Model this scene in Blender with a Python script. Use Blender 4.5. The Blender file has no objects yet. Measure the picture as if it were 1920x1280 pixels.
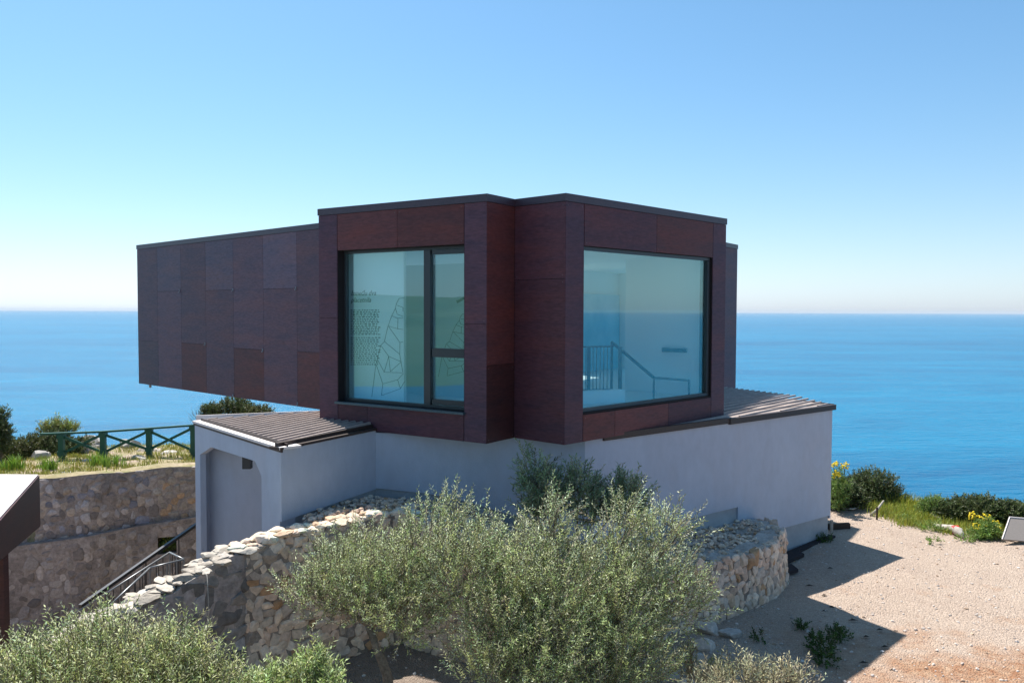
import bpy, math, random
import numpy as np
from mathutils import Vector, noise
random.seed(7)
rng = np.random.default_rng(7)
R = math.radians
sc = bpy.context.scene
COL = sc.collection
UP = 4.87            # eye height over the gravel; geometry is written eye-relative and lifted at the end

# ------------------------------------------------------------------ camera, world, sun, exposure
cam_d = bpy.data.cameras.new('camera'); cam = bpy.data.objects.new('camera', cam_d); COL.objects.link(cam)
cam_d.sensor_width = 36.0; cam_d.lens = 28.125; cam_d.clip_start = 0.1; cam_d.clip_end = 600000
PITCH = math.atan(57 / 1500); ROLL = R(0.19)
cam.rotation_mode = 'QUATERNION'
from mathutils import Quaternion
cam.rotation_quaternion = Quaternion((1, 0, 0), R(90) - PITCH) @ Quaternion((0, 0, 1), ROLL)
cam.location = (0, 0, 0)
sc.camera = cam
SUN = Vector((-0.29, 0.50, 1.0)).normalized()
w = bpy.data.worlds.new('World'); sc.world = w; w.use_nodes = True
nt = w.node_tree; bg = nt.nodes['Background']
sky = nt.nodes.new('ShaderNodeTexSky'); sky.sky_type = 'NISHITA'; sky.sun_disc = False
sky.sun_elevation = math.asin(SUN.z); sky.sun_rotation = math.atan2(SUN.x, SUN.y) % (2 * math.pi)
sky.altitude = 100; sky.air_density = 0.6; sky.dust_density = 0.5; sky.ozone_density = 3.0
# clear maritime air: bluer overhead, whitening in the last degrees above the horizon
tc = nt.nodes.new('ShaderNodeTexCoord'); sxyz = nt.nodes.new('ShaderNodeSeparateXYZ'); nt.links.new(tc.outputs['Generated'], sxyz.inputs[0])
m1 = nt.nodes.new('ShaderNodeMath'); m1.operation = 'SUBTRACT'; m1.inputs[0].default_value = 1; nt.links.new(sxyz.outputs[2], m1.inputs[1])
m2 = nt.nodes.new('ShaderNodeMath'); m2.operation = 'POWER'; m2.inputs[1].default_value = 8; m2.use_clamp = True; nt.links.new(m1.outputs[0], m2.inputs[0])
mx = nt.nodes.new('ShaderNodeMix'); mx.data_type = 'RGBA'; mx.inputs[6].default_value = (1.00, 1.39, 1.34, 1); mx.inputs[7].default_value = (.86, .93, 1.0, 1); nt.links.new(m2.outputs[0], mx.inputs[0])
mm = nt.nodes.new('ShaderNodeMix'); mm.data_type = 'RGBA'; mm.blend_type = 'MULTIPLY'; mm.inputs[0].default_value = 1
bw = nt.nodes.new('ShaderNodeRGBToBW'); nt.links.new(sky.outputs[0], bw.inputs[0])
m3 = nt.nodes.new('ShaderNodeMath'); m3.operation = 'POWER'; m3.inputs[1].default_value = 7; m3.use_clamp = True; nt.links.new(m1.outputs[0], m3.inputs[0])
hz = nt.nodes.new('ShaderNodeMix'); hz.data_type = 'RGBA'; nt.links.new(m3.outputs[0], hz.inputs[0]); nt.links.new(sky.outputs[0], hz.inputs[6]); nt.links.new(bw.outputs[0], hz.inputs[7])
nt.links.new(hz.outputs[2], mm.inputs[6]); nt.links.new(mx.outputs[2], mm.inputs[7])
nt.links.new(mm.outputs[2], bg.inputs[0]); bg.inputs[1].default_value = 0.10
sun_d = bpy.data.lights.new('sun', 'SUN'); sun_d.energy = 5.0; sun_d.angle = R(0.53); sun_d.color = (1, 0.955, 0.89)
sun = bpy.data.objects.new('sun', sun_d); COL.objects.link(sun)
sun.rotation_euler = SUN.to_track_quat('Z', 'Y').to_euler()
sc.view_settings.view_transform = 'Standard'; sc.view_settings.look = 'None'
sc.view_settings.gamma = 1; sc.view_settings.exposure = 0.72
sc.cycles.max_bounces = 8; sc.cycles.transparent_max_bounces = 16
sc.cycles.use_denoising = True

# ------------------------------------------------------------------ measuring helpers
def ray(px, py):
    x = (px - 960) / 1500; y = -(py - 640) / 1500
    c, s = math.cos(ROLL), math.sin(ROLL); X = x * c - y * s; Y = x * s + y * c
    cp, sp = math.cos(PITCH), math.sin(PITCH)
    return (X, cp + Y * sp, -sp + Y * cp)
def P(px, py, z):                       # point at height z
    r = ray(px, py); t = z / r[2]; return Vector((r[0] * t, r[1] * t, z))
def Q(px, py, y):                       # point at distance y
    r = ray(px, py); t = y / r[1]; return Vector((r[0] * t, y, r[2] * t))
def hit(P0, P1, px, py):                # (distance along the wall P0-P1, height)
    r = ray(px, py); dx, dy = P1[0] - P0[0], P1[1] - P0[1]; L = math.hypot(dx, dy)
    det = r[0] * (-dy) + dx * r[1]
    t = (P0[0] * (-dy) + dx * P0[1]) / det; s = (r[0] * P0[1] - r[1] * P0[0]) / det
    return s * L, r[2] * t

# ------------------------------------------------------------------ mesh builder
class MB:
    def __init__(s): s.v = []; s.f = []; s.c = []; s.m = []; s.sm = []
    def poly(s, pts, col=(1, 1, 1), mat=0, smooth=False):
        b = len(s.v); s.v += [tuple(p) for p in pts]; s.f.append(tuple(range(b, b + len(pts))))
        s.c.append(col); s.m.append(mat); s.sm.append(smooth)
    def mesh(s, vs, fs, col=(1, 1, 1), mat=0, smooth=False):
        b = len(s.v); s.v += [tuple(p) for p in vs]
        for f in fs: s.f.append(tuple(b + i for i in f)); s.c.append(col); s.m.append(mat); s.sm.append(smooth)
    def prism(s, pts, z0, z1, col=(1, 1, 1), mat=0, mats=None):
        n = len(pts)
        if sum(pts[i][0] * pts[(i + 1) % n][1] - pts[(i + 1) % n][0] * pts[i][1] for i in range(n)) < 0: pts = pts[::-1]
        g = (lambda z, i: z[i] if isinstance(z, (list, tuple)) else z)
        vs = [(p[0], p[1], g(z0, i)) for i, p in enumerate(pts)] + [(p[0], p[1], g(z1, i)) for i, p in enumerate(pts)]
        s.mesh(vs, [tuple(range(n - 1, -1, -1)), tuple(range(n, 2 * n))] + [(i, (i + 1) % n, n + (i + 1) % n, n + i) for i in range(n)], col, mat)
    def box(s, o, a, b, c, col=(1, 1, 1), mat=0):
        o, a, b, c = Vector(o), Vector(a), Vector(b), Vector(c)
        vs = [o, o + a, o + a + b, o + b, o + c, o + a + c, o + a + b + c, o + b + c]
        fs = [(0, 3, 2, 1), (4, 5, 6, 7), (0, 1, 5, 4), (1, 2, 6, 5), (2, 3, 7, 6), (3, 0, 4, 7)]
        if a.cross(b).dot(c) < 0: fs = [f[::-1] for f in fs]
        s.mesh(vs, fs, col, mat)
    def bar(s, p, q, w, h, col=(1, 1, 1), mat=0):   # rectangular bar from p to q, w wide, h high
        p, q = Vector(p), Vector(q); d = (q - p); n = d.cross(Vector((0, 0, 1)))
        n = Vector((1, 0, 0)) if n.length < 1e-4 else n.normalized(); u = n.cross(d).normalized()
        s.box(p - n * w / 2 - u * h / 2, d, n * w, u * h, col, mat)
    def tube(s, pts, r, n=6, col=(1, 1, 1), mat=0):
        pts = [Vector(p) for p in pts]; k = len(pts); rs = r if isinstance(r, (list, tuple)) else [r] * k
        vs = []; fs = []
        for i, p in enumerate(pts):
            d = (pts[min(i + 1, k - 1)] - pts[max(i - 1, 0)]).normalized()
            a = d.cross(Vector((0, 0, 1)) if abs(d.z) < .95 else Vector((1, 0, 0))).normalized(); b = a.cross(d)
            for j in range(n):
                t = 2 * math.pi * j / n; vs.append(p + (a * math.cos(t) + b * math.sin(t)) * rs[i])
        for i in range(k - 1):
            for j in range(n): fs.append((i * n + j, i * n + (j + 1) % n, (i + 1) * n + (j + 1) % n, (i + 1) * n + j))
        fs.append(tuple(range(n - 1, -1, -1))); fs.append(tuple((k - 1) * n + j for j in range(n)))
        s.mesh(vs, fs, col, mat, True)
    def build(s, name, mats, parent=None, origin=None, **kw):
        me = bpy.data.meshes.new(name)
        V = np.array(s.v, dtype=np.float64).reshape(-1, 3)
        if parent is not None: o0 = np.array(world_loc(parent))
        elif origin is not None: o0 = np.array(origin, dtype=float)
        else: o0 = np.array([(V[:, 0].min() + V[:, 0].max()) / 2, (V[:, 1].min() + V[:, 1].max()) / 2, V[:, 2].min()])
        me.from_pydata([tuple(p) for p in (V - o0)], [], s.f)
        for m in (mats if isinstance(mats, (list, tuple)) else [mats]): me.materials.append(m)
        me.polygons.foreach_set('material_index', s.m); me.polygons.foreach_set('use_smooth', s.sm)
        ca = me.color_attributes.new('tint', 'FLOAT_COLOR', 'CORNER')
        arr = np.ones((len(me.loops), 4), dtype=np.float32); k = 0
        for f, c in zip(s.f, s.c): arr[k:k + len(f), :3] = c; k += len(f)
        ca.data.foreach_set('color', arr.ravel()); me.update()
        o = bpy.data.objects.new(name, me); COL.objects.link(o)
        if parent is not None: o.parent = parent
        else: o.location = o0
        return tag(o, **kw)
def world_loc(o):
    l = Vector(o.location)
    while o.parent: o = o.parent; l += o.location
    return l
def tag(o, label=None, cat=None, group=None, kind=None):
    if label: o['label'] = label
    if cat: o['category'] = cat
    if group: o['group'] = group
    if kind: o['kind'] = kind
    return o
def empty(name, loc, label, cat, group=None):
    o = bpy.data.objects.new(name, None); COL.objects.link(o); o.location = loc; return tag(o, label, cat, group)

# ------------------------------------------------------------------ materials
def mat(name, base, rough=.7, spec=.4, tint=False, noise_amt=0.0, nscale=5, col2=None, bump=0.0, bscale=40, metal=0.0, n2=None, n2scale=1.2, stretch=None):
    m = bpy.data.materials.new(name); m.use_nodes = True; t = m.node_tree; N = t.nodes; L = t.links
    b = N['Principled BSDF']; b.inputs['Roughness'].default_value = rough; b.inputs['Metallic'].default_value = metal
    b.inputs['Specular IOR Level'].default_value = spec
    geo = N.new('ShaderNodeNewGeometry'); vec = geo.outputs['Position']
    if stretch:
        mp = N.new('ShaderNodeVectorMath'); mp.operation = 'MULTIPLY'; mp.inputs[1].default_value = stretch
        L.new(vec, mp.inputs[0]); vec = mp.outputs[0]
    def nz(scale, detail=6, rough=.6):
        n = N.new('ShaderNodeTexNoise'); n.inputs['Scale'].default_value = scale; n.inputs['Detail'].default_value = detail
        n.inputs['Roughness'].default_value = rough; L.new(vec, n.inputs['Vector']); return n.outputs['Fac']
    def ramp(fac, a, bb, lo=.35, hi=.65):
        r = N.new('ShaderNodeMapRange'); r.inputs[1].default_value = lo; r.inputs[2].default_value = hi; L.new(fac, r.inputs[0])
        x = N.new('ShaderNodeMix'); x.data_type = 'RGBA'; L.new(r.outputs[0], x.inputs[0])
        for i, cc in ((6, a), (7, bb)):
            if hasattr(cc, 'links'): L.new(cc, x.inputs[i])
            else: x.inputs[i].default_value = (*cc, 1)
        return x.outputs[2]
    c = None
    if col2 is not None: c = ramp(nz(nscale), base, col2)
    if n2 is not None: c = ramp(nz(n2scale, 4), c if c is not None else base, n2, .5, .68)
    if tint:
        a = N.new('ShaderNodeAttribute'); a.attribute_name = 'tint'
        x = N.new('ShaderNodeMix'); x.data_type = 'RGBA'; x.blend_type = 'MULTIPLY'; x.inputs[0].default_value = 1
        if c is not None: L.new(c, x.inputs[6])
        else: x.inputs[6].default_value = (*base, 1)
        L.new(a.outputs['Color'], x.inputs[7]); c = x.outputs[2]
    if noise_amt:
        f = nz(nscale * 6, 5, .7); r = N.new('ShaderNodeMapRange'); r.inputs[3].default_value = 1 - noise_amt; r.inputs[4].default_value = 1 + noise_amt
        r.inputs[1].default_value = .3; r.inputs[2].default_value = .7; L.new(f, r.inputs[0])
        x = N.new('ShaderNodeVectorMath'); x.operation = 'SCALE'; L.new(r.outputs[0], x.inputs['Scale'])
        if c is not None: L.new(c, x.inputs[0])
        else: x.inputs[0].default_value = base
        c = x.outputs[0]
    if c is not None: L.new(c, b.inputs['Base Color'])
    else: b.inputs['Base Color'].default_value = (*base, 1)
    if bump:
        bn = N.new('ShaderNodeBump'); bn.inputs['Strength'].default_value = bump; bn.inputs['Distance'].default_value = .02
        L.new(nz(bscale, 5), bn.inputs['Height']); L.new(bn.outputs[0], b.inputs['Normal'])
    return m

M = {}
M['panel'] = mat('clad_panel', (1.35, 1.15, 1.12), .5, .28, tint=True, col2=(.95, .98, 1.08), noise_amt=.28, nscale=1.3, bump=.06, bscale=30, stretch=(1, 1, 5), n2=(1.55, 1.15, 1.0), n2scale=.5)
M['panelcore'] = mat('clad_core', (.012, .008, .009), .8)
M['trim'] = mat('dark_trim', (.028, .02, .022), .45, .5, noise_amt=.2)
M['alu'] = mat('anthracite_frame', (.03, .036, .042), .35, .5)
M['sill'] = mat('sill_metal', (.05, .09, .11), .3, .6, noise_amt=.25)
M['plaster'] = mat('render_plaster', (.47, .515, .60), .9, .2, col2=(.425, .47, .555), nscale=.9, noise_amt=.05, bump=.25, bscale=60, stretch=(1, 1, .6), n2=(.455, .48, .55), n2scale=.9)
M['plinth'] = mat('plinth_plaster', (.40, .42, .44), .9, .2, col2=(.33, .35, .37), nscale=2, noise_amt=.06, bump=.2, bscale=60)
M['room'] = mat('room_paint', (.88, .88, .87), .8, .2)
M['floor'] = mat('room_floor', (.75, .75, .73), .5, .3)
M['roof'] = mat('roof_sheet', (.40, .33, .295), .6, .3, col2=(.31, .255, .23), nscale=3, noise_amt=.12)
M['roofdark'] = mat('roof_edge', (.05, .033, .028), .5, .4, noise_amt=.2)
M['stone'] = mat('limestone', (1, 1, 1), .9, .2, tint=True, noise_amt=.28, nscale=2.5, bump=.7, bscale=18)
M['mortar'] = mat('mortar', (.36, .30, .25), .95, .1, col2=(.22, .18, .15), nscale=3, noise_amt=.3, bump=.8, bscale=25)
M['oldmortar'] = mat('old_mortar', (.43, .37, .34), .95, .1, col2=(.26, .225, .21), nscale=1.6, noise_amt=.35, bump=.9, bscale=18)
M['cap'] = mat('cap_mortar', (.56, .51, .46), .95, .1, col2=(.40, .35, .30), nscale=4, noise_amt=.25, bump=.9, bscale=20)
M['rail'] = mat('rail_metal', (.045, .045, .05), .4, .5, metal=.3)
M['galv'] = mat('grey_rail', (.24, .25, .26), .4, .5, metal=.5)
M['green'] = mat('green_paint', (.012, .085, .055), .45, .4, noise_amt=.25)
M['bark'] = mat('bark', (.30, .25, .19), .95, .1, col2=(.15, .12, .09), nscale=9, noise_amt=.3, bump=.8, bscale=30)
M['wood'] = mat('weathered_wood', (.50, .46, .40), .9, .1, col2=(.33, .29, .25), nscale=12, noise_amt=.2)
M['darkwood'] = mat('dark_wood', (.055, .04, .03), .85, .2, noise_amt=.3)
M['felt'] = mat('bitumen_felt', (.035, .028, .03), .8, .2, noise_amt=.2)
M['board'] = mat('printed_board', (.62, .74, .76), .6, .3)
M['ink'] = mat('grey_ink', (.05, .09, .11), .8, .1)
M['yellow'] = mat('yellow_blossom', (.75, .58, .03), .7, .2, noise_amt=.15)
M['red'] = mat('red_paint', (.7, .03, .03), .6, .3)
M['signback'] = mat('sign_sheet', (.27, .235, .21), .6, .3, noise_amt=.08)
M['lamp'] = mat('lamp_grey', (.30, .32, .34), .5, .3)
M['canopytop'] = mat('canopy_top', (.72, .66, .63), .8, .2, noise_amt=.08, bump=.2)

def leaf_mat(name, top, under, rough=.5, trans=.25):
    m = bpy.data.materials.new(name); m.use_nodes = True; t = m.node_tree; N = t.nodes; L = t.links
    b = N['Principled BSDF']; b.inputs['Roughness'].default_value = rough; b.inputs['Specular IOR Level'].default_value = .35
    g = N.new('ShaderNodeNewGeometry'); x = N.new('ShaderNodeMix'); x.data_type = 'RGBA'
    L.new(g.outputs['Backfacing'], x.inputs[0]); x.inputs[6].default_value = (*top, 1); x.inputs[7].default_value = (*under, 1)
    a = N.new('ShaderNodeAttribute'); a.attribute_name = 'tint'
    y = N.new('ShaderNodeMix'); y.data_type = 'RGBA'; y.blend_type = 'MULTIPLY'; y.inputs[0].default_value = 1
    L.new(x.outputs[2], y.inputs[6]); L.new(a.outputs['Color'], y.inputs[7]); L.new(y.outputs[2], b.inputs['Base Color'])
    tr = N.new('ShaderNodeBsdfTranslucent'); L.new(y.outputs[2], tr.inputs[0])
    ms = N.new('ShaderNodeMixShader'); ms.inputs[0].default_value = trans
    L.new(b.outputs[0], ms.inputs[1]); L.new(tr.outputs[0], ms.inputs[2]); L.new(ms.outputs[0], N['Material Output'].inputs[0])
    return m
M['olive'] = leaf_mat('olive_leaf', (.40, .44, .19), (.66, .68, .48), .4, .45)
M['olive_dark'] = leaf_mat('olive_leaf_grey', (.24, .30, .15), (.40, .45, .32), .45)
M['bush'] = leaf_mat('bush_leaf', (.075, .105, .03), (.12, .15, .06))
M['fresh'] = leaf_mat('fresh_leaf', (.17, .27, .05), (.22, .30, .09))
M['grass'] = leaf_mat('grass_blade', (.25, .29, .07), (.28, .31, .10))
M['silver'] = leaf_mat('silver_leaf', (.42, .40, .24), (.46, .44, .30))

# glass: coated panes, partly mirror, partly clear
def glass_mat(name, fac, tintc):
    m = bpy.data.materials.new(name); m.use_nodes = True; t = m.node_tree; N = t.nodes; L = t.links
    N.remove(N['Principled BSDF'])
    tr = N.new('ShaderNodeBsdfTransparent'); tr.inputs[0].default_value = (*tintc, 1)
    gl = N.new('ShaderNodeBsdfGlossy'); gl.inputs['Roughness'].default_value = 0.0; gl.inputs[0].default_value = (.62, .97, 1, 1)
    lwt = N.new('ShaderNodeLayerWeight'); lwt.inputs[0].default_value = .5
    fr = N.new('ShaderNodeMath'); fr.operation = 'POWER'; fr.inputs[1].default_value = 4; L.new(lwt.outputs['Facing'], fr.inputs[0])
    ad = N.new('ShaderNodeMath'); ad.operation = 'ADD'; ad.inputs[1].default_value = fac; ad.use_clamp = True; L.new(fr.outputs[0], ad.inputs[0])
    ms = N.new('ShaderNodeMixShader'); L.new(ad.outputs[0], ms.inputs[0]); L.new(tr.outputs[0], ms.inputs[1]); L.new(gl.outputs[0], ms.inputs[2])
    L.new(ms.outputs[0], N['Material Output'].inputs[0]); return m
M['glass'] = glass_mat('window_glass', .115, (.91, .99, 1.0))

# ------------------------------------------------------------------ plan of the building (eye-relative metres)
ZT, ZB = 1.76, -2.02
V2 = lambda x, y: Vector((x, y))
A = V2(-3.376, 13.997); B = V2(-.384, 12.093); D = V2(.796, 12.012); E = V2(4.054, 15.232); F = V2(-10.25, 21.92)
S = V2(5.933, 21.15); dirB = (S - B).normalized(); A2 = A + dirB * (S - B).length
def isect(p, d, q, e):
    k = d.x * e.y - d.y * e.x; t = ((q - p).x * e.y - (q - p).y * e.x) / k; return p + d * t
dirF = (F - D).normalized(); F2 = F + (E - D)
Cc = isect(B, dirB, D, dirF); X = isect(B, dirB, E, dirF); Y1 = isect(A, dirB, D, dirF); Y2 = isect(A, dirB, E, dirF)
LOOP = [A, B, Cc, D, E, X, S, A2, Y2, F2, F, Y1]
NM = 'A B C D E X S A2 Y2 F2 F Y1'.split()
def inset(loop, d):
    n = len(loop); out = []
    ar = sum(loop[i].x * loop[(i + 1) % n].y - loop[(i + 1) % n].x * loop[i].y for i in range(n)); sg = 1 if ar > 0 else -1
    for i in range(n):
        p, c, q = loop[i - 1], loop[i], loop[(i + 1) % n]; d1 = (c - p).normalized(); d2 = (q - c).normalized()
        n1 = V2(-d1.y, d1.x) * sg; n2 = V2(-d2.y, d2.x) * sg
        out.append(isect(c + n1 * d, d1, c + n2 * d, d2))
    return out
INN = inset(LOOP, .26); SKIN = inset(LOOP, .012)
C_DEF = (.080, .035, .045); C_BLU = (.108, .082, .112); C_RED = (.102, .038, .038); C_WING = (.092, .058, .076); C_PUR = (.084, .045, .064)
FL, CE = -1.62, 1.06      # floor and ceiling of the upper rooms

bld = empty('museum_building', (1.0, 15.0, -4.87), 'rust-brown panelled box building over a pale plastered lower storey, facing the sea', 'building')
# openings per edge: (a, b, z0, z1) with a, b distances along the edge
OPEN = {'A': [(.446, 3.125, -1.56, 1.02)], 'D': [(.43, 4.12, -1.57, 1.0)], 'S': [(.45, 2.95, -1.55, 1.0)], 'F2': [(.5, 4.0, -1.0, 1.0)]}
OPEN['Y2'] = [(.6, 7.9, -1.3, 1.0)]  # unseen rear opening, added to bring more light indoors
L_A2 = (Y2 - A2).length; OPEN['A2'] = [(2.7, 4.9, -1.5, 1.0)]  # another unseen opening, added to light the rooms
core = MB()
n = len(LOOP)
def piece(i, a, b, z0, z1):
    p0, p1 = SKIN[i], SKIN[(i + 1) % n]; q0, q1 = INN[i], INN[(i + 1) % n]; L = (LOOP[(i + 1) % n] - LOOP[i]).length
    f = lambda u, v, t: u.lerp(v, t)
    a, b = a / L, b / L
    # interior side follows the outside opening squarely
    d = (p1 - p0).normalized(); nrm = None
    def inner(t):
        if t <= 0: return q0
        if t >= 1: return q1
        o = f(p0, p1, t); return q0 + d * (o - q0).dot(d)
    o0, o1, i1, i0 = f(p0, p1, max(a, 0)), f(p0, p1, min(b, 1)), inner(b), inner(a)
    vs = [(*o0, z0), (*o1, z0), (*i1, z0), (*i0, z0), (*o0, z1), (*o1, z1), (*i1, z1), (*i0, z1)]
    fs = [(0, 3, 2, 1), (4, 5, 6, 7), (0, 1, 5, 4), (1, 2, 6, 5), (2, 3, 7, 6), (3, 0, 4, 7)]
    for k, fc in enumerate(fs): core.mesh([vs[j] for j in fc], [(0, 1, 2, 3)], (1, 1, 1), 1 if k == 4 else 0)
for i, nm in enumerate(NM):
    L = (LOOP[(i + 1) % n] - LOOP[i]).length
    if nm in OPEN:
        prev = 0
        for a, b, z0, z1 in OPEN[nm]:
            piece(i, prev, a, ZB + .01, ZT - .01); piece(i, a, b, ZB + .01, z0); piece(i, a, b, z1, ZT - .01); prev = b
        piece(i, prev, L, ZB + .01, ZT - .01)
    else: piece(i, 0, L, ZB + .01, ZT - .01)
core.build('upper_wall', [M['panelcore'], M['room']], bld)
mb = MB(); mb.prism([tuple(p) for p in inset(LOOP, .2)], 1.45, 1.70); mb.build('upper_roof', M['roofdark'], bld)
mb = MB(); mb.prism([tuple(p) for p in inset(LOOP, .255)], CE, CE + .1); mb.build('ceiling_slab', M['room'], bld)
mb = MB(); mb.prism([tuple(p) for p in inset(LOOP, .255)], FL - .15, FL); mb.build('floor_slab', M['floor'], bld)
mb = MB(); mb.prism([tuple(p) for p in inset(LOOP, .02)], ZB + .012, ZB + .1); mb.build('soffit', M['trim'], bld)
# roof edge band
mb = MB()
o1, o2 = inset(LOOP, -.012), inset(LOOP, .25)
for i in range(n):
    j = (i + 1) % n; mb.prism([tuple(o1[i]), tuple(o1[j]), tuple(o2[j]), tuple(o2[i])], ZT - .115, ZT, (.95, .95, 1))
    L = (LOOP[j] - LOOP[i]).length
mb.build('roof_edge_band', mat('edge_band', (.060, .040, .055), .4, .5, noise_amt=.2), bld)

GAP = .0035
def panels(name, P0, P1, rects):
    """rects: s0, s1, z0, z1, colour"""
    mb = MB(); d = (P1 - P0).normalized(); nrm = V2(d.y, -d.x)
    for s0, s1, z0, z1, c in rects:
        k = 1 + random.uniform(-.16, .16); p = P0 + d * (s0 + GAP) - nrm * .014
        q = (c[0] * k, c[1] * k, c[2] * k)
        mb.box((*p, z0 + GAP), (*(d * (s1 - s0 - 2 * GAP)), 0), (*(nrm * .014), 0), (0, 0, z1 - z0 - 2 * GAP), q)
        for cs in (s0 + .05, s1 - .05):          # small fixing heads
            for cz in (z0 + .05, z1 - .05):
                pp = P0 + d * (cs - .006); mb.box((*pp, cz - .006), (*(d * .012), 0), (*(nrm * .004), 0), (0, 0, .012), (.12, .10, .11))
    return mb.build(name, M['panel'], bld)
zc = ZT - .118
sx = lambda P0, P1, px, py=600: hit(P0, P1, px, py)[0]
LAB = (B - A).length; LDE = (E - D).length; LBC = (Cc - B).length; LCD = (D - Cc).length
j1 = sx(A, B, 745)
panels('front_cladding', A, B, [
    (0, .443, -.13, zc, C_PUR), (0, .443, ZB, -.13, C_PUR), (.449, j1, 1.023, zc, C_RED), (j1, 3.122, 1.023, zc, C_RED),
    (3.128, LAB, -.2, zc, C_PUR), (3.128, LAB, ZB, -.2, C_PUR), (.449, 1.12, ZB, -1.60, C_DEF), (1.12, 3.122, ZB, -1.60, C_DEF)])
j2 = sx(D, E, 1230); j3 = sx(D, E, 1153, 780); j4 = sx(D, E, 1253, 770)
panels('end_cladding', D, E, [
    (0, .427, ZB, zc, C_PUR), (.433, j2, 1.003, zc, C_DEF), (j2, 4.117, 1.003, zc, C_RED), (4.123, LDE, ZB, zc, C_PUR),
    (.433, j3, ZB, -1.60, C_RED), (j3, j4, ZB, -1.60, C_RED), (j4, 4.117, ZB, -1.60, C_DEF)])
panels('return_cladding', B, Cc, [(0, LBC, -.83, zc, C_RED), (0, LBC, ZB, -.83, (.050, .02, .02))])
panels('return_cladding', Cc, D, [(0, LCD, .49, zc, C_DEF), (0, LCD, ZB, .49, C_DEF)])
colpx = [257, 296, 340, 386, 438, 494, 557, 604]; joints = [639, 546, 644, 544, 654, 541, 660]
rects = []; ss = [max(0, sx(F, D, c)) for c in colpx]
for k in range(7):
    zj = hit(F, D, (colpx[k] + colpx[k + 1]) / 2, joints[k])[1]
    top, low = ((C_WING, (.066, .046, .058)), (C_BLU, C_WING))[k % 2]
    if k in (2, 4, 6): low = (.095, .040, .042)
    rects += [(ss[k], ss[k + 1], zj, zc, top), (ss[k], ss[k + 1], ZB, zj, low)]
rects.append((ss[7], (Y1 - F).length, ZB, zc, C_WING))
wing = panels('wing_cladding', F, D, rects)
panels('side_cladding', X, S, [((S - X).length * k / 4, (S - X).length * (k + 1) / 4, ZB, zc, C_PUR) for k in range(4)])
# other faces, seen only from beside
panels('side_cladding', E, X, [(0, (X - E).length, ZB, zc, C_PUR)])
for P0, P1, op in ((S, A2, OPEN['S'][0]), (A2, Y2, (2.7, 4.9, -1.5, 1.0)), (F2, F, OPEN['F2'][0]), (Y2, F2, OPEN['Y2'][0])):
    L = (P1 - P0).length; a, b, z0, z1 = op
    panels('rear_cladding', P0, P1, [(0, a, ZB, zc, C_PUR), (b, L, ZB, zc, C_PUR), (a, b, ZB, z0, C_RED), (a, b, z1, zc, C_RED)])
for P0, P1 in ((Y1, A),):
    L = (P1 - P0).length; k = max(1, round(L / 1.1)); panels('rear_cladding', P0, P1, [(L * i / k, L * (i + 1) / k, ZB, zc, C_WING) for i in range(k)])
# small hooks left on the cladding joints
dF = (D - F).normalized(); nF = V2(dF.y, -dF.x)
for px_, py_ in ((337, 546), (385, 645), (437, 544), (493, 657), (555, 541), (558, 757), (437, 742)):
    s, z = hit(F, D, px_, py_); p = F + dF * s + nF * .0; mb = MB()
    mb.box((*p, z - .03), (*(dF * .02), 0), (*(nF * .02), 0), (0, 0, .07)); mb.box((*(p + nF * .02), z - .03), (*(dF * .02), 0), (*(nF * .02), 0), (0, 0, .02)); mb.build('fixing_hook', M['lamp'], bld)
s, z = hit(F, D, 277, 725); p = F + dF * s + nF * -.03; mb = MB(); mb.box((*p, ZB - .08), (*(dF * .05), 0), (*(nF * -.05), 0), (0, 0, .1)); mb.build('drain_spout', M['lamp'], bld)

# windows
def window(P0, P1, a, b, z0, z1, depth, bars, fw=.05, label=None, fm='alu'):
    """bars: list of (s0,s1,z0,z1) dividing members in window coordinates; depth: setback of the frame"""
    d = (P1 - P0).normalized(); nrm = V2(d.y, -d.x)
    def bx(mb, s0, s1, za, zb, y0, y1):
        p = P0 + d * s0 - nrm * y1
        mb.box((*p, za), (*(d * (s1 - s0)), 0), (*(nrm * (y1 - y0)), 0), (0, 0, zb - za))
    e = .002
    mb = MB(); bx(mb, a + e, b - e, z0 + e, z0 + fw, depth, depth + .08); bx(mb, a + e, b - e, z1 - fw, z1 - e, depth, depth + .08)
    bx(mb, a + e, a + fw, z0 + fw, z1 - fw, depth, depth + .08); bx(mb, b - fw, b - e, z0 + fw, z1 - fw, depth, depth + .08)
    for s0, s1, za, zb, dd in bars: bx(mb, s0, s1, za, zb, depth + dd, depth + .08 + dd)
    f = mb.build('window', M[fm], bld)
    if label: f['label'] = label
    mb = MB(); bx(mb, a + fw * .6, b - fw * .6, z0 + fw * .6, z1 - fw * .6, depth + .045, depth + .055); mb.build('pane', M['glass'], f)
    return f, bx
sm = sx(A, B, 785), sx(A, B, 797)
f1, bx = window(A, B, .446, 3.125, -1.56, 1.02, .15, [
    (sm[0], sm[1], -1.51, .97, -.02), (sm[1] + .034, 3.07, .90, .968, -.012), (sm[1] + .034, 3.07, -1.50, -1.42, -.012),
    (sm[1] + .034, 3.07, -.74, -.60, -.012), (3.04, 3.074, -1.41, -.75, -.012), (3.04, 3.074, -.59, .89, -.012)], .045, 'wide fixed pane beside a two-part sash')
mb = MB(); bx(mb, .42, 3.15, -1.60, -1.565, -.06, .15); mb.build('sill', M['sill'], f1)
f2, bx = window(D, E, .43, 4.12, -1.57, 1.0, .05, [(4.03, 4.066, -1.5, .93, .0)], .055, 'large square single pane with the staircase behind it')
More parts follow.
